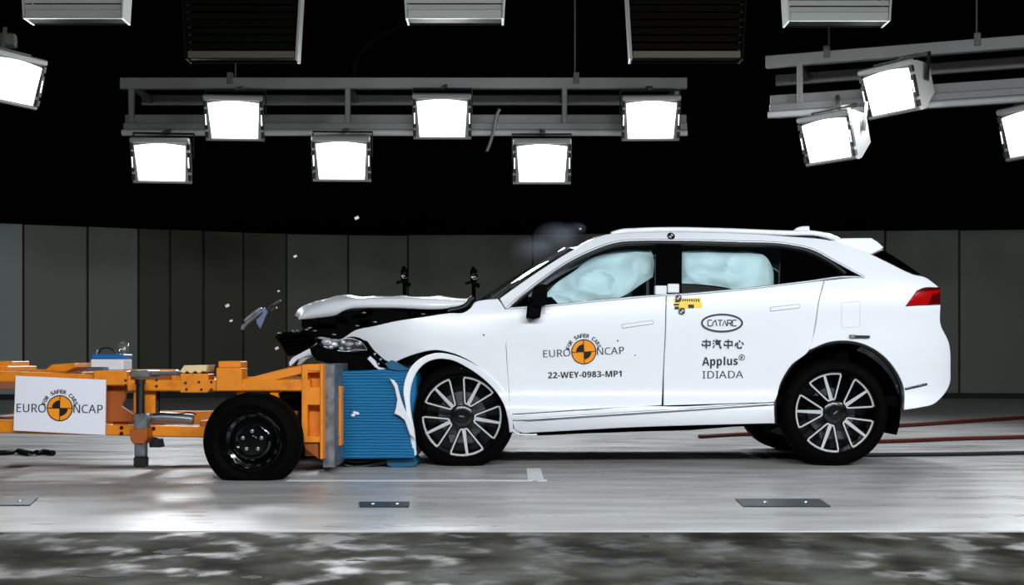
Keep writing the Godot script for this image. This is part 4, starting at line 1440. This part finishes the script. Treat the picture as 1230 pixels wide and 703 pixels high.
func build_car_front(car: Node3D) -> void:
	var s := Shape.new()
	# bonnet sprung open: near lip, then the skin across
	var top := curve(pts([358.5, 382, 362, 376, 368, 372, 381, 367, 404, 361, 439, 358, 480, 357.6, 522, 358.6, 565.5, 360.4]), false, 6.0)
	var bot := curve(pts([358.5, 384, 368, 383.2, 378, 382.2, 394, 380.4, 404, 378.5, 410, 374.5, 418, 371.4, 437, 370, 470, 369.8, 541, 370, 552.6, 367.6, 565.5, 361.5]), false, 6.0)
	var n := 40
	var sample := func(c: PackedVector2Array, t: float) -> Vector2:
		var u := lerpf(c[0].x, c[c.size() - 1].x, t)
		for i in c.size() - 1:
			if u <= c[i + 1].x: return c[i].lerp(c[i + 1], (u - c[i].x) / maxf(0.001, c[i + 1].x - c[i].x))
		return c[c.size() - 1]
	var nz := FastNoiseLite.new()
	nz.seed = 4
	nz.frequency = 2.0
	var rows := []
	for i in n + 1:
		var t := pow(float(i) / n, 1.4)
		var a: Vector2 = sample.call(top, t)
		var b: Vector2 = sample.call(bot, t)
		var row := PackedVector3Array()
		var zin := 0.20 + 0.28 * pow(1.0 - t, 2.0)
		row.append(W(b.x, b.y - 0.6, -zin - 0.03))
		row.append(W(b.x, b.y, -zin))
		row.append(W(a.x, lerpf(a.y, b.y, 0.5), -zin - 0.004))
		row.append(W(a.x, lerpf(a.y, b.y, 0.15), -zin - 0.02))
		row.append(W(a.x, a.y, -zin - 0.06))
		var e := W(a.x, a.y, -zin - 0.06)
		for z in [-0.5, -0.8, -1.1, -1.4]:
			if z > -zin - 0.1: z = -zin - 0.12
			var q: float = z
			row.append(Vector3(e.x - 0.10 * (1.0 - absf(q + 0.96) / 0.6) * (1.0 - t) , e.y + 0.02 + nz.get_noise_2d(e.x * 1.0, q) * 0.03, q))
		row.append(Vector3(e.x, e.y - 0.02, -1.66))
		row.append(Vector3(e.x, e.y - 0.06, -1.72))
		rows.append(row)
	s.loft(rows)
	obj("bonnet", s.done(), M.white_paint, car, "buckled white bonnet sprung open above the engine bay")
	s = Shape.new()
	var under := []
	for r in rows:
		var row := PackedVector3Array()
		for k in [1, 4, 5, 6, 7, 8, 10]: row.append(r[k] - Vector3(0, 0.012 if k > 1 else 0.0, 0.006))
		under.append(row)
	s.loft(under)
	obj("bonnet_lining", s.done(), M.bay_black, car)
	# engine bay: a dark crumpled mass
	s = Shape.new()
	s.extrude(world_poly([362, 384, 380, 383, 404, 380, 412, 374.5, 437, 371.6, 500, 371.5, 548, 371, 563, 366, 566, 376, 540, 380, 500, 400, 480, 440, 430, 440, 398, 430, 380, 412, 366, 400, 362, 392], -0.30), -1.6, -0.30, 0.01)
	obj("engine_bay", s.done(), M.bay_black, car)
	var rng := RandomNumberGenerator.new()
	rng.seed = 12
	for k in 9:
		s = Shape.new()
		var p := W(rng.randf_range(372, 520), rng.randf_range(374, 388), rng.randf_range(-0.28, -0.22))
		if k % 3 == 0: s.tube(PackedVector3Array([p, p + Vector3(0.14, 0.012, -0.02), p + Vector3(0.22, -0.02, 0.0)]), 0.012, 8)
		else: s.box(Transform3D(Basis.from_euler(Vector3(rng.randf() - 0.5, rng.randf() - 0.5, rng.randf() * 0.5 - 0.2)), p), Vector3(rng.randf_range(0.06, 0.16), rng.randf_range(0.02, 0.05), 0.08), 0.008)
		obj("engine_fitting", s.done(), M.bay_black if k % 2 else M.black_matt, car)
	for q in [[437, 376], [466, 391], [429, 391.5], [450, 387], [508, 377.5], [540, 373.5], [378, 397.5], [372, 394], [401, 402], [368, 396]]:
		s = Shape.new()
		s.blob(W(q[0], q[1], -0.19), Vector3(0.018, 0.007, 0.01))
		obj("bolt", s.done(), M.steel, car)
	# hinge end of the wing, black, beside the windscreen foot
	s = Shape.new()
	s.tube(path([540, 373, 553, 371, 561, 366.5, 566, 360, 569, 357.5], -0.14), 0.022, 8)
	obj("bonnet_hinge", s.done(), M.black_plastic, car)
	# headlamp under a clear cover
	var zl := -0.16
	s = Shape.new()
	s.extrude(world_poly([378, 404, 386, 402, 398, 404.5, 410, 407, 424, 405.6, 434, 409, 441.5, 420, 430, 424, 405, 422.5, 388, 419, 379, 411], zl - 0.05, true, true), zl - 0.25, zl - 0.05, 0.008)
	var hl := obj("headlamp", s.done(), M.black_gloss, car, "smashed headlamp with bright reflectors")
	s = Shape.new()
	for q in [[393, 411, 8, 4.5], [401, 414, 6, 4], [386, 406.5, 6, 1.6], [412, 411.5, 4, 3], [420, 413.5, 5, 3.4], [431, 413, 5, 2.6], [410, 419, 3.4, 2.4], [418.5, 418.8, 3, 2], [390, 417.5, 4, 1.8], [402, 409, 7, 1.6], [397, 418, 5, 2]]:
		var p := W(q[0], q[1], zl - 0.035)
		s.blob(p, Vector3(q[2] / 168.0, q[3] / 168.0, 0.035), nz, 0.7, 10, 7)
	obj("reflector", s.done(), M.lamp_reflector, hl)
	s = Shape.new()
	s.tube(path([405, 421.2, 415, 422.4, 428, 420.4, 441, 421], zl - 0.01), 0.004, 6)
	s.tube(path([404, 410, 414, 407, 426, 407.6, 436, 413, 441, 420], zl - 0.02), 0.005, 6)
	obj("lamp_edge", s.done(), M.lamp_reflector, hl)
	s = Shape.new()
	s.extrude(world_poly([404, 411, 412, 407.5, 424, 406.4, 433, 409.4, 440.5, 420, 430, 423, 408, 422], zl, true, true), zl - 0.012, zl, 0.003)
	obj("lamp_cover", s.done(), M.glass_clear, hl)
	# black remains of the front
	s = Shape.new()
	s.extrude(world_poly([372, 419, 381, 413, 392, 419, 408, 423.5, 430, 425, 442, 421, 452, 430, 460, 440, 444, 445, 420, 446, 404, 446, 397, 437, 380, 433, 374, 426], -0.14), -1.2, -0.14, 0.008)
	obj("bumper_carrier", s.done(), M.bay_black, car)
	s = Shape.new()
	s.extrude(world_poly([437, 408.5, 441, 410, 449, 421, 462, 432.5, 471, 436.6, 466, 441, 456, 434, 446, 424, 441, 415], -0.05), -0.12, -0.05, 0.004)
	var strip := obj("wing_edge", s.done(), M.black_gloss, car)
	s = Shape.new()
	for q in [[450, 425.5], [457, 432], [454.5, 437.5], [464.5, 437.5]]: s.blob(W(q[0], q[1], -0.045), Vector3(0.011, 0.011, 0.008))
	obj("bolt", s.done(), M.steel, strip)
	s = Shape.new()
	s.extrude(world_poly([441, 431, 444.5, 428, 451, 434, 454, 441, 462, 442.5, 463, 445, 457, 446, 450, 441], -0.04), -0.1, -0.04, 0.004)
	obj("wing_bracket", s.done(), M.white_plastic, car)
	s = Shape.new()
	s.extrude(world_poly([330, 405.5, 335, 400, 348, 398.6, 361, 398.4, 366, 394, 374, 395, 382, 403, 380, 412, 372, 419, 357, 427, 347, 429, 342, 425, 336, 414], -0.5), -1.3, -0.5, 0.01)
	s.extrude(world_poly([330, 405.5, 335, 399.6, 362, 397.6, 363, 400.5, 336, 403, 331, 407], -0.46), -0.62, -0.46, 0.005)
	obj("grille", s.done(), M.black_gloss, car, "bent black grille pushed forward")
	for k in 5:
		s = Shape.new()
		s.bar(W(338 + k * 1.5, 406 + k * 4.4, -0.49), W(372 - k * 2.0, 402 + k * 5.0, -0.49), 0.03, 0.012, 0.003)
		obj("grille_bar", s.done(), M.bay_black, car)
	s = Shape.new()
	for q in [[353, 398.4, 3, 2], [358.5, 398, 3.4, 2], [377, 397, 4, 1.8], [336, 400.5, 3, 1]]: s.blob(W(q[0], q[1], -0.45), Vector3(q[2] / 165.0, q[3] / 165.0, 0.02))
	obj("shard", s.done(), M.galvanised, car)
	s = Shape.new()
	s.extrude(world_poly([347, 436, 350.5, 431, 356, 427.4, 364, 423, 372, 418.8, 384, 422.6, 378, 425.6, 366, 428.4, 358, 431.6, 352, 437, 348, 440], -0.32, true, true), -0.7, -0.32, 0.008)
	obj("bumper_fragment", s.done(), M.white_paint, car, "broken white piece of the front bumper")
	# torn arch moulding of the front wheel
	var zf := func(x: float, y: float) -> float: return lerpf(skin(x, y) + 0.012, 0.17, 1.0 - smoothstep(-0.78, -0.45, x))
	var outer := [616.5, 519, 615.4, 500, 611, 480, 602, 465.2, 585, 448.8, 563.4, 434.4, 545, 427, 524, 424.2, 510, 428, 496, 438, 488, 452, 484.4, 470, 486.5, 485, 491, 514, 496.5, 550, 500.5, 546, 497.5, 516, 493.5, 495, 492.5, 474, 495.6, 458, 501, 446.6, 510, 437, 524, 431.6, 543, 433, 560, 441, 579.5, 454.4, 596, 471, 605, 486, 610, 504, 612, 520]
	obj("arch_moulding", sheet(sk(outer, true, zf), zf, 0.0, 0.006, 0.04, 0.02), M.white_paint, car, "white wheel arch moulding torn loose and hanging over the blue block")
	s = Shape.new()
	s.extrude(world_poly([468, 455, 473, 457, 477, 462, 481, 478, 484.5, 488, 490, 500, 497, 520, 499, 528, 492, 522, 486, 505, 480, 500, 473.5, 497, 475.6, 490, 477, 480, 474, 466], 0.17), 0.14, 0.172, 0.004)
	obj("torn_flap", s.done(), M.white_plastic, car, "torn white plastic flap")
	# the sill's lower front edge
	s = Shape.new()
	s.tube(sk_path([612, 504, 616, 517, 622, 521.4, 632, 522.6, 645, 522.2], 0.004), 0.007, 8)
	obj("arch_moulding", s.done(), M.white_paint, car)

func build_car_marks(car: Node3D) -> void:
	var mpp := (DIST) / F
	var c := SP(701.2, 422.8)
	badge(car, Vector2(c.x, c.y), mpp, deg_to_rad(2.6), skin, 49.5, 8.6, 14.9)
	var s := Shape.new()
	var p := SP(702.5, 450)
	letters(s, "22-WEY-0983-MP1", font_bold, Vector2(p.x, p.y), 89 * mpp, 7.4 * mpp, deg_to_rad(1.3), skin)
	obj("number_lettering", s.done(), M.ink, car)
	# oval emblem with its letters
	s = Shape.new()
	p = SP(867.2, 388.2)
	var ring := PackedVector2Array()
	for k in 48: ring.append(Vector2(p.x, p.y) + Vector2(cos(TAU * k / 48.0) * 24.2, sin(TAU * k / 48.0) * 10.2) * mpp)
	stroke(s, ring, 2.3 * mpp, skin, true)
	# stylised capitals drawn as strokes on a 6 by 8 grid
	var glyphs := [[[6, 8, 1, 8, 0, 7, 0, 1, 1, 0, 6, 0]], [[0, 0, 0, 4, 4, 8, 6, 0]], [[0, 8, 7, 8], [3.5, 8, 3.5, 0]], [[0, 0, 3, 8, 6, 0]], [[0, 0, 0, 8, 5, 8, 6, 7, 6, 5, 5, 4, 0, 4], [3, 4, 6, 0]], [[6, 8, 1, 8, 0, 7, 0, 1, 1, 0, 6, 0]]]
	var gx := -17.0
	for g in glyphs:
		for st in g:
			var q := PackedVector2Array()
			for v in pts(st): q.append(Vector2(p.x, p.y) + Vector2(gx + v.x * 0.83, (v.y - 4.0) * 0.86) * mpp)
			stroke(s, q, 1.25 * mpp, skin)
		gx += 5.9
	obj("oval_emblem", s.done(), M.ink_green, car)
	# four Chinese characters, as strokes on a 10 by 10 grid
	s = Shape.new()
	var zhong := [[0.8, 7.6, 9.2, 7.6, 9.2, 3.4, 0.8, 3.4, 0.8, 7.6], [5, 10, 5, 0]]
	var qi := [[0.6, 9, 2, 7.8], [0.2, 6, 1.6, 5], [0.4, 0.6, 2.2, 3.6], [4.6, 10, 3.2, 6.6], [4, 8.4, 9.4, 8.4], [3.8, 6.6, 8.6, 6.6], [3.2, 4.8, 8, 4.8, 8.2, 1.8, 9.2, 0.4, 9.8, 2]]
	var xin := [[1.4, 6, 0.4, 2.6], [3, 7, 3, 1.4, 4, 0.6, 7, 0.6, 7.6, 2.2], [4.6, 9, 6, 6.8], [8, 7, 9.6, 4]]
	var cx := [848.2, 861.3, 874.6, 888.0]
	for k in 4:
		p = SP(cx[k], 413.4)
		for st in [zhong, qi, zhong, xin][k]:
			var q := PackedVector2Array()
			for v in pts(st): q.append(Vector2(p.x, p.y) + Vector2((v.x - 5.0) * 1.08, (v.y - 5.0) * 1.12) * mpp)
			stroke(s, q, 1.7 * mpp, skin)
	obj("chinese_lettering", s.done(), M.ink_green, car)
	s = Shape.new()
	p = SP(864.8, 435.6)
	letters(s, "Applus", font_bold, Vector2(p.x, p.y), 43 * mpp, 14.0 * mpp, 0.02, skin)
	p = SP(891, 429.6)
	disc(s, Vector2(p.x, p.y), 3.0 * mpp, 3.8 * mpp, 0, TAU, skin, 0.0025, 20)
	letters(s, "R", font_bold, Vector2(p.x, p.y), 3.0 * mpp, 3.8 * mpp, 0.0, skin)
	p = SP(868.2, 450.2)
	letters(s, "IDIADA", font_plain, Vector2(p.x, p.y), 49.5 * mpp, 8.8 * mpp, 0.01, skin)
	obj("laboratory_lettering", s.done(), M.ink_green, car)
	# yellow measuring tape and target stickers
	var lift := func(x, y): return skin(x, y) + 0.004
	obj("scale_sticker", sheet(sk([808.5, 359, 842, 358, 843.5, 369.5, 811, 372]), lift, 0.0, 0.001, 0.004, 0.02), M.yellow_tape, car, "yellow sticker with black marks")
	s = Shape.new()
	for k in 11:
		var a := SP(812 + k * 2.7, 359.3)
		var b := SP(812.2 + k * 2.7, 362.8 if k % 3 else 365.0)
		stroke(s, PackedVector2Array([Vector2(a.x, a.y), Vector2(b.x, b.y)]), 0.009, lift)
	for q in [[826.5, 366, 833.5, 370.4], [810.2, 368.4, 815.6, 371.8], [817, 370, 822, 371.8], [811, 361, 817, 364], [809, 365, 815.6, 367.2]]:
		var a := SP(q[0], q[1])
		var b := SP(q[2], q[3])
		s.extrude(PackedVector2Array([Vector2(a.x, a.y), Vector2(b.x, a.y), Vector2(b.x, b.y), Vector2(a.x, b.y)]), skin(a.x, a.y) + 0.001, skin(a.x, a.y) + 0.0065, 0.0)
	obj("sticker_marking", s.done(), M.ink, car)
	for t in [[815, 357.8, 3.8], [818.8, 374.4, 4.0], [806, 283.6, 4.6]]:
		s = Shape.new()
		p = SP(t[0], t[1])
		disc(s, Vector2(p.x, p.y), 0, t[2] * mpp, 0, TAU, skin, 0.007, 24)
		obj("target_sticker", s.done(), M.ink, car)
		s = Shape.new()
		disc(s, Vector2(p.x, p.y), 0, t[2] * 0.62 * mpp, 0, PI / 2, skin, 0.009, 8)
		disc(s, Vector2(p.x, p.y), 0, t[2] * 0.62 * mpp, PI, PI * 1.5, skin, 0.009, 8)
		obj("target_marking", s.done(), M.vent_white, car)
	for t in [[742, 409.5, 1.0], [763, 427, 0.8], [581, 402.5, 1.1], [554, 443, 0.9]]:
		s = Shape.new()
		p = SP(t[0], t[1])
		disc(s, Vector2(p.x, p.y), 0, t[2] * mpp, 0, TAU, skin, 0.003, 10)
		obj("paint_chip", s.done(), M.ink_soft, car)

# ---------------------------------------------------------------- loose things
func build_small_things() -> void:
	# battery box on the trolley
	var zb := 0.25
	var b := W(128.5, 444.5, zb)
	var o := thing("battery_box", Vector3(b.x, b.y, zb - 0.1), "small white box with a blue lid standing on the orange trolley", "box")
	var s := Shape.new()
	pbox(s, 108.5, 431.5, 148, 445.2, zb, zb - 0.2, 0.008)
	obj("case", s.done(), M.white_plastic, o)
	s = Shape.new()
	pbox(s, 109.5, 425.5, 148.5, 431.5, zb + 0.004, zb - 0.204, 0.01)
	obj("lid", s.done(), M.blue_lid, o, "blue lid")
	s = Shape.new()
	pbox(s, 103, 441, 125, 446, zb + 0.1, zb - 0.1, 0.006)
	obj("tray", s.done(), M.galvanised, o)
	s = Shape.new()
	s.tube(PackedVector3Array([W(116, 425.5, zb - 0.1), W(116, 420, zb - 0.1)]), 0.012, 8)
	obj("terminal", s.done(), M.steel, o)
	s = Shape.new()
	s.tube(path([118, 426, 122, 419, 131, 418, 137, 421, 139, 426], zb - 0.1), 0.007, 8)
	obj("carry_handle", s.done(), M.black_plastic, o)
	# round glass lamp
	var g := W(148.8, 418.5, zb - 0.35)
	o = thing("signal_lamp", Vector3(g.x, up_y(), zb - 0.35), "small round clear glass lamp on a stem behind the white box with the blue lid", "lamp")
	s = Shape.new()
	s.tube(PackedVector3Array([Vector3(g.x, up_y() - 0.03, g.z), g - Vector3(0, 0.03, 0)]), 0.012, 8)
	obj("stem", s.done(), M.galvanised, o)
	s = Shape.new()
	s.lathe(PackedVector2Array([Vector2(0.02, -0.04), Vector2(0.036, -0.02), Vector2(0.04, 0.005), Vector2(0.034, 0.028), Vector2(0.018, 0.042), Vector2(0, 0.046)]), Transform3D(Basis(Vector3.RIGHT, -PI / 2), g), 24)
	obj("globe", s.done(), M.glass_clear, o)
	s = Shape.new()
	s.blob(g + Vector3(0, -0.012, 0), Vector3(0.014, 0.02, 0.014))
	obj("filament", s.done(), M.steel, o)
	# camera stands behind the car
	for st in [[486, 322, 358, "dark camera on a stand beyond the bonnet, on the left of two"], [569, 323, 358, "dark camera on a stand beyond the windscreen foot, on the right of two"]]:
		var z := DIST - 18.0
		var t := W(st[0], st[1], z)
		o = thing("camera_stand", Vector3(t.x, 0, z), st[3], "camera")
		var k := (DIST - z) / F
		s = Shape.new()
		s.box(Transform3D(Basis(), t + Vector3(0, -8 * k, 0)), Vector3(8 * k, 15 * k, 0.16), 0.02)
		s.box(Transform3D(Basis(), t + Vector3(-0.5 * k, -1 * k, 0.02)), Vector3(4.5 * k, 6 * k, 0.12), 0.015)
		obj("camera_body", s.done(), M.bay_black, o)
		s = Shape.new()
		s.lathe(PackedVector2Array([Vector2(0.045, 0), Vector2(0.05, 0.1), Vector2(0.04, 0.1), Vector2(0, 0.08)]), Transform3D(Basis(), t + Vector3(1.5 * k, -10 * k, 0.08)), 16)
		obj("camera_optic", s.done(), M.black_gloss, o)
		s = Shape.new()
		s.box(Transform3D(Basis(Vector3(0, 0, 1), 0.3), t + Vector3(-5 * k, -16.5 * k, 0)), Vector3(10 * k, 3 * k, 0.06), 0.01)
		s.box(Transform3D(Basis(Vector3(0, 0, 1), -0.4), t + Vector3(2.5 * k, -19 * k, 0)), Vector3(10 * k, 5 * k, 0.08), 0.01)
		obj("bracket", s.done(), M.bay_black, o)
		s = Shape.new()
		s.tube(PackedVector3Array([Vector3(t.x, 0.5, z), t + Vector3(0, -18 * k, 0)]), 0.03, 10)
		obj("post", s.done(), M.bay_black, o)
		for a in 3:
			s = Shape.new()
			var d := Vector3(cos(a * TAU / 3.0 + 0.5), 0, sin(a * TAU / 3.0 + 0.5))
			s.tube(PackedVector3Array([Vector3(t.x, 0.6, z), Vector3(t.x, 0.0, z) + d * 0.4 + Vector3(0, 0.012, 0)]), 0.018, 8)
			obj("leg", s.done(), M.bay_black, o)
	# flying wreckage
	var zd := 0.1
	var d0 := W(312, 378, zd)
	o = thing("debris", d0, "largest flying fragment, a splintered grey and blue piece of bodywork in mid-air left of the bonnet", "debris", "")
	s = Shape.new()
	s.extrude(world_poly([288.5, 396, 290, 390, 294, 388, 306, 378, 313, 372.5, 315, 375, 306, 382, 296, 389.5, 291, 396.5], zd), zd - 0.05, zd, 0.004)
	s.extrude(world_poly([292, 385, 296, 381, 303, 375, 312, 369, 315, 371, 308, 377, 299, 383, 294, 387], zd - 0.05), zd - 0.1, zd - 0.05, 0.003)
	obj("splinter", s.done(), M.galvanised, o)
	s = Shape.new()
	s.extrude(world_poly([314, 371, 317, 369, 321, 375, 318, 381, 315, 389, 312, 395, 308, 389, 307, 384, 312, 380], zd - 0.02), zd - 0.05, zd - 0.03, 0.003)
	obj("blue_flake", s.done(), mat("dull_blue", Color(0.36, 0.41, 0.52), 0.5), o)
	s = Shape.new()
	s.extrude(world_poly([319, 371, 326, 364, 331, 362, 329, 366, 323, 371, 320, 376], zd - 0.03), zd - 0.09, zd - 0.04, 0.003)
	obj("dark_shard", s.done(), M.black_plastic, o)
	for q in [[329, 366, 337, 361], [325, 373, 332.5, 369.5]]:
		s = Shape.new()
		s.bar(W(q[0], q[1], zd - 0.02), W(q[2], q[3], zd), 0.012, 0.012, 0.002)
		obj("pin", s.done(), M.steel, o)
	for q in [[273, 367.3, 2.4, "tiny bright chip in mid-air at the left of the large flying fragment"], [277.5, 385.5, 1.8, "tiny dim chip in mid-air below the bright chip left of the large flying fragment"], [334.6, 349.8, 1.4, "tiny chip in mid-air just above the large flying fragment"], [354.5, 308, 2.0, "tiny chip in mid-air high above the trolley's front frame, in front of the wall panels"], [428.5, 261.8, 2.6, "tiny pale chip flying highest, in front of the black wall above the bonnet"], [332.5, 418.5, 2.2, "tiny bright chip in mid-air beside the bent black grille"], [697, 275, 1.2, "tiny chip in mid-air just above the front of the car's roof"]]:
		s = Shape.new()
		var c := W(q[0], q[1], 0.15)
		s.box(Transform3D(Basis.from_euler(Vector3(0.4, 0.3, 0.5)), c), Vector3(q[2] * 2.0, q[2] * 1.2, q[2]) * 0.0058, 0.001)
		tag(obj("debris", s.done(), M.white_plastic), q[3], "debris", "flying chips")
	# cables along the lane
	for cdef in [[[1310, 499, 1230, 504, 1160, 508.5, 1110, 512, 1060, 515], M.cable_red, 0.022, "reddish cable on the floor behind the car, furthest from the camera"], [[1310, 523, 1230, 527.5, 1150, 529.5, 1070, 532.5, 1000, 533.5, 900, 524, 840, 527], M.cable_red, 0.02, "red cable on the floor behind the car, middle one of three"], [[1310, 545.5, 1230, 546.5, 1150, 548, 1060, 549, 1030, 549.5], M.cable_black, 0.016, "black cable on the floor behind the car, nearest to the camera"], [[-40, 546, 10, 546.5, 22, 545, 36, 548, 52, 546, 64, 547.5], M.cable_black, 0.022, "black cable end lying on the floor beneath the white sign"]]:
		s = Shape.new()
		var p := PackedVector3Array()
		for q in curve(pts(cdef[0]), false, 12.0): p.append(floor_at(q.x, q.y) + Vector3(0, cdef[2], 0))
		s.tube(p, cdef[2], 8)
		tag(obj("cable", s.done(), cdef[1]), cdef[3], "cable")
	# cover plates let into the floor
	for pl in [[[431, 604, 492, 604, 491, 610, 432, 610], "small dark metal plate in the floor in front of the blue block"], [[883, 600.5, 985, 600.5, 998, 609.5, 893, 609.5], "long dark metal plate in the floor in front of the car's rear wheel"], [[-40, 599, 46, 599, 36, 608, -40, 608], "dark metal plate in the floor at the left edge of the picture"]]:
		var poly := PackedVector2Array()
		for q in pts(pl[0]):
			var w := floor_at(q.x, q.y)
			poly.append(Vector2(w.x, -w.z))
		s = Shape.new()
		s.extrude(poly, 0.0, 0.006, 0.002, Transform3D(Basis(Vector3.RIGHT, -PI / 2), Vector3.ZERO))
		var po := obj("floor_plate", s.done(), M.plate_metal)
		tag(po, pl[1], "floor plate", "metal plates in the floor")
		var lo := poly[0]
		var hi := poly[0]
		for q in poly:
			lo = lo.min(q); hi = hi.max(q)
		for k in 2:
			s = Shape.new()
			s.lathe(PackedVector2Array([Vector2(0.014, 0), Vector2(0.012, 0.005), Vector2(0, 0.005)]), Transform3D(Basis(Vector3.RIGHT, -PI / 2), Vector3(lerpf(lo.x, hi.x, 0.3 + 0.45 * k), 0.006, -(lo.y + hi.y) / 2.0)), 10)
			obj("screw", s.done(), M.steel, po)
	# drift of airbag smoke over the windscreen
	for f in [[668, 285, 26, 17, 0.38], [641, 300, 26, 14, 0.34], [690, 276, 14, 8, 0.18]]:
		for shell in 5:
			var fog := FogVolume.new()
			fog.shape = RenderingServer.FOG_VOLUME_SHAPE_ELLIPSOID
			var fm := FogMaterial.new()
			fm.albedo = Color(0.86, 0.90, 1.0)
			fm.density = f[4] * [0.22, 0.30, 0.42, 0.55, 0.6][shell]
			fog.material = fm
			var z := -1.0
			var c := W(f[0] + 2.0 * shell, f[1] - 1.0 * shell, z)
			var m := (DIST - z) / F
			fog.size = Vector3(f[2] * 2 * m, f[3] * 2 * m, 0.45) * (1.12 - 0.2 * shell)
			fog.position = c
			fog.name = numbered("smoke")
			add_child(fog)
			tag(fog, "thin bluish smoke drifting up over the top of the windscreen", "smoke", "smoke wisps", "stuff")

func up_y() -> float:
	return W(0, 446, 0.62).y
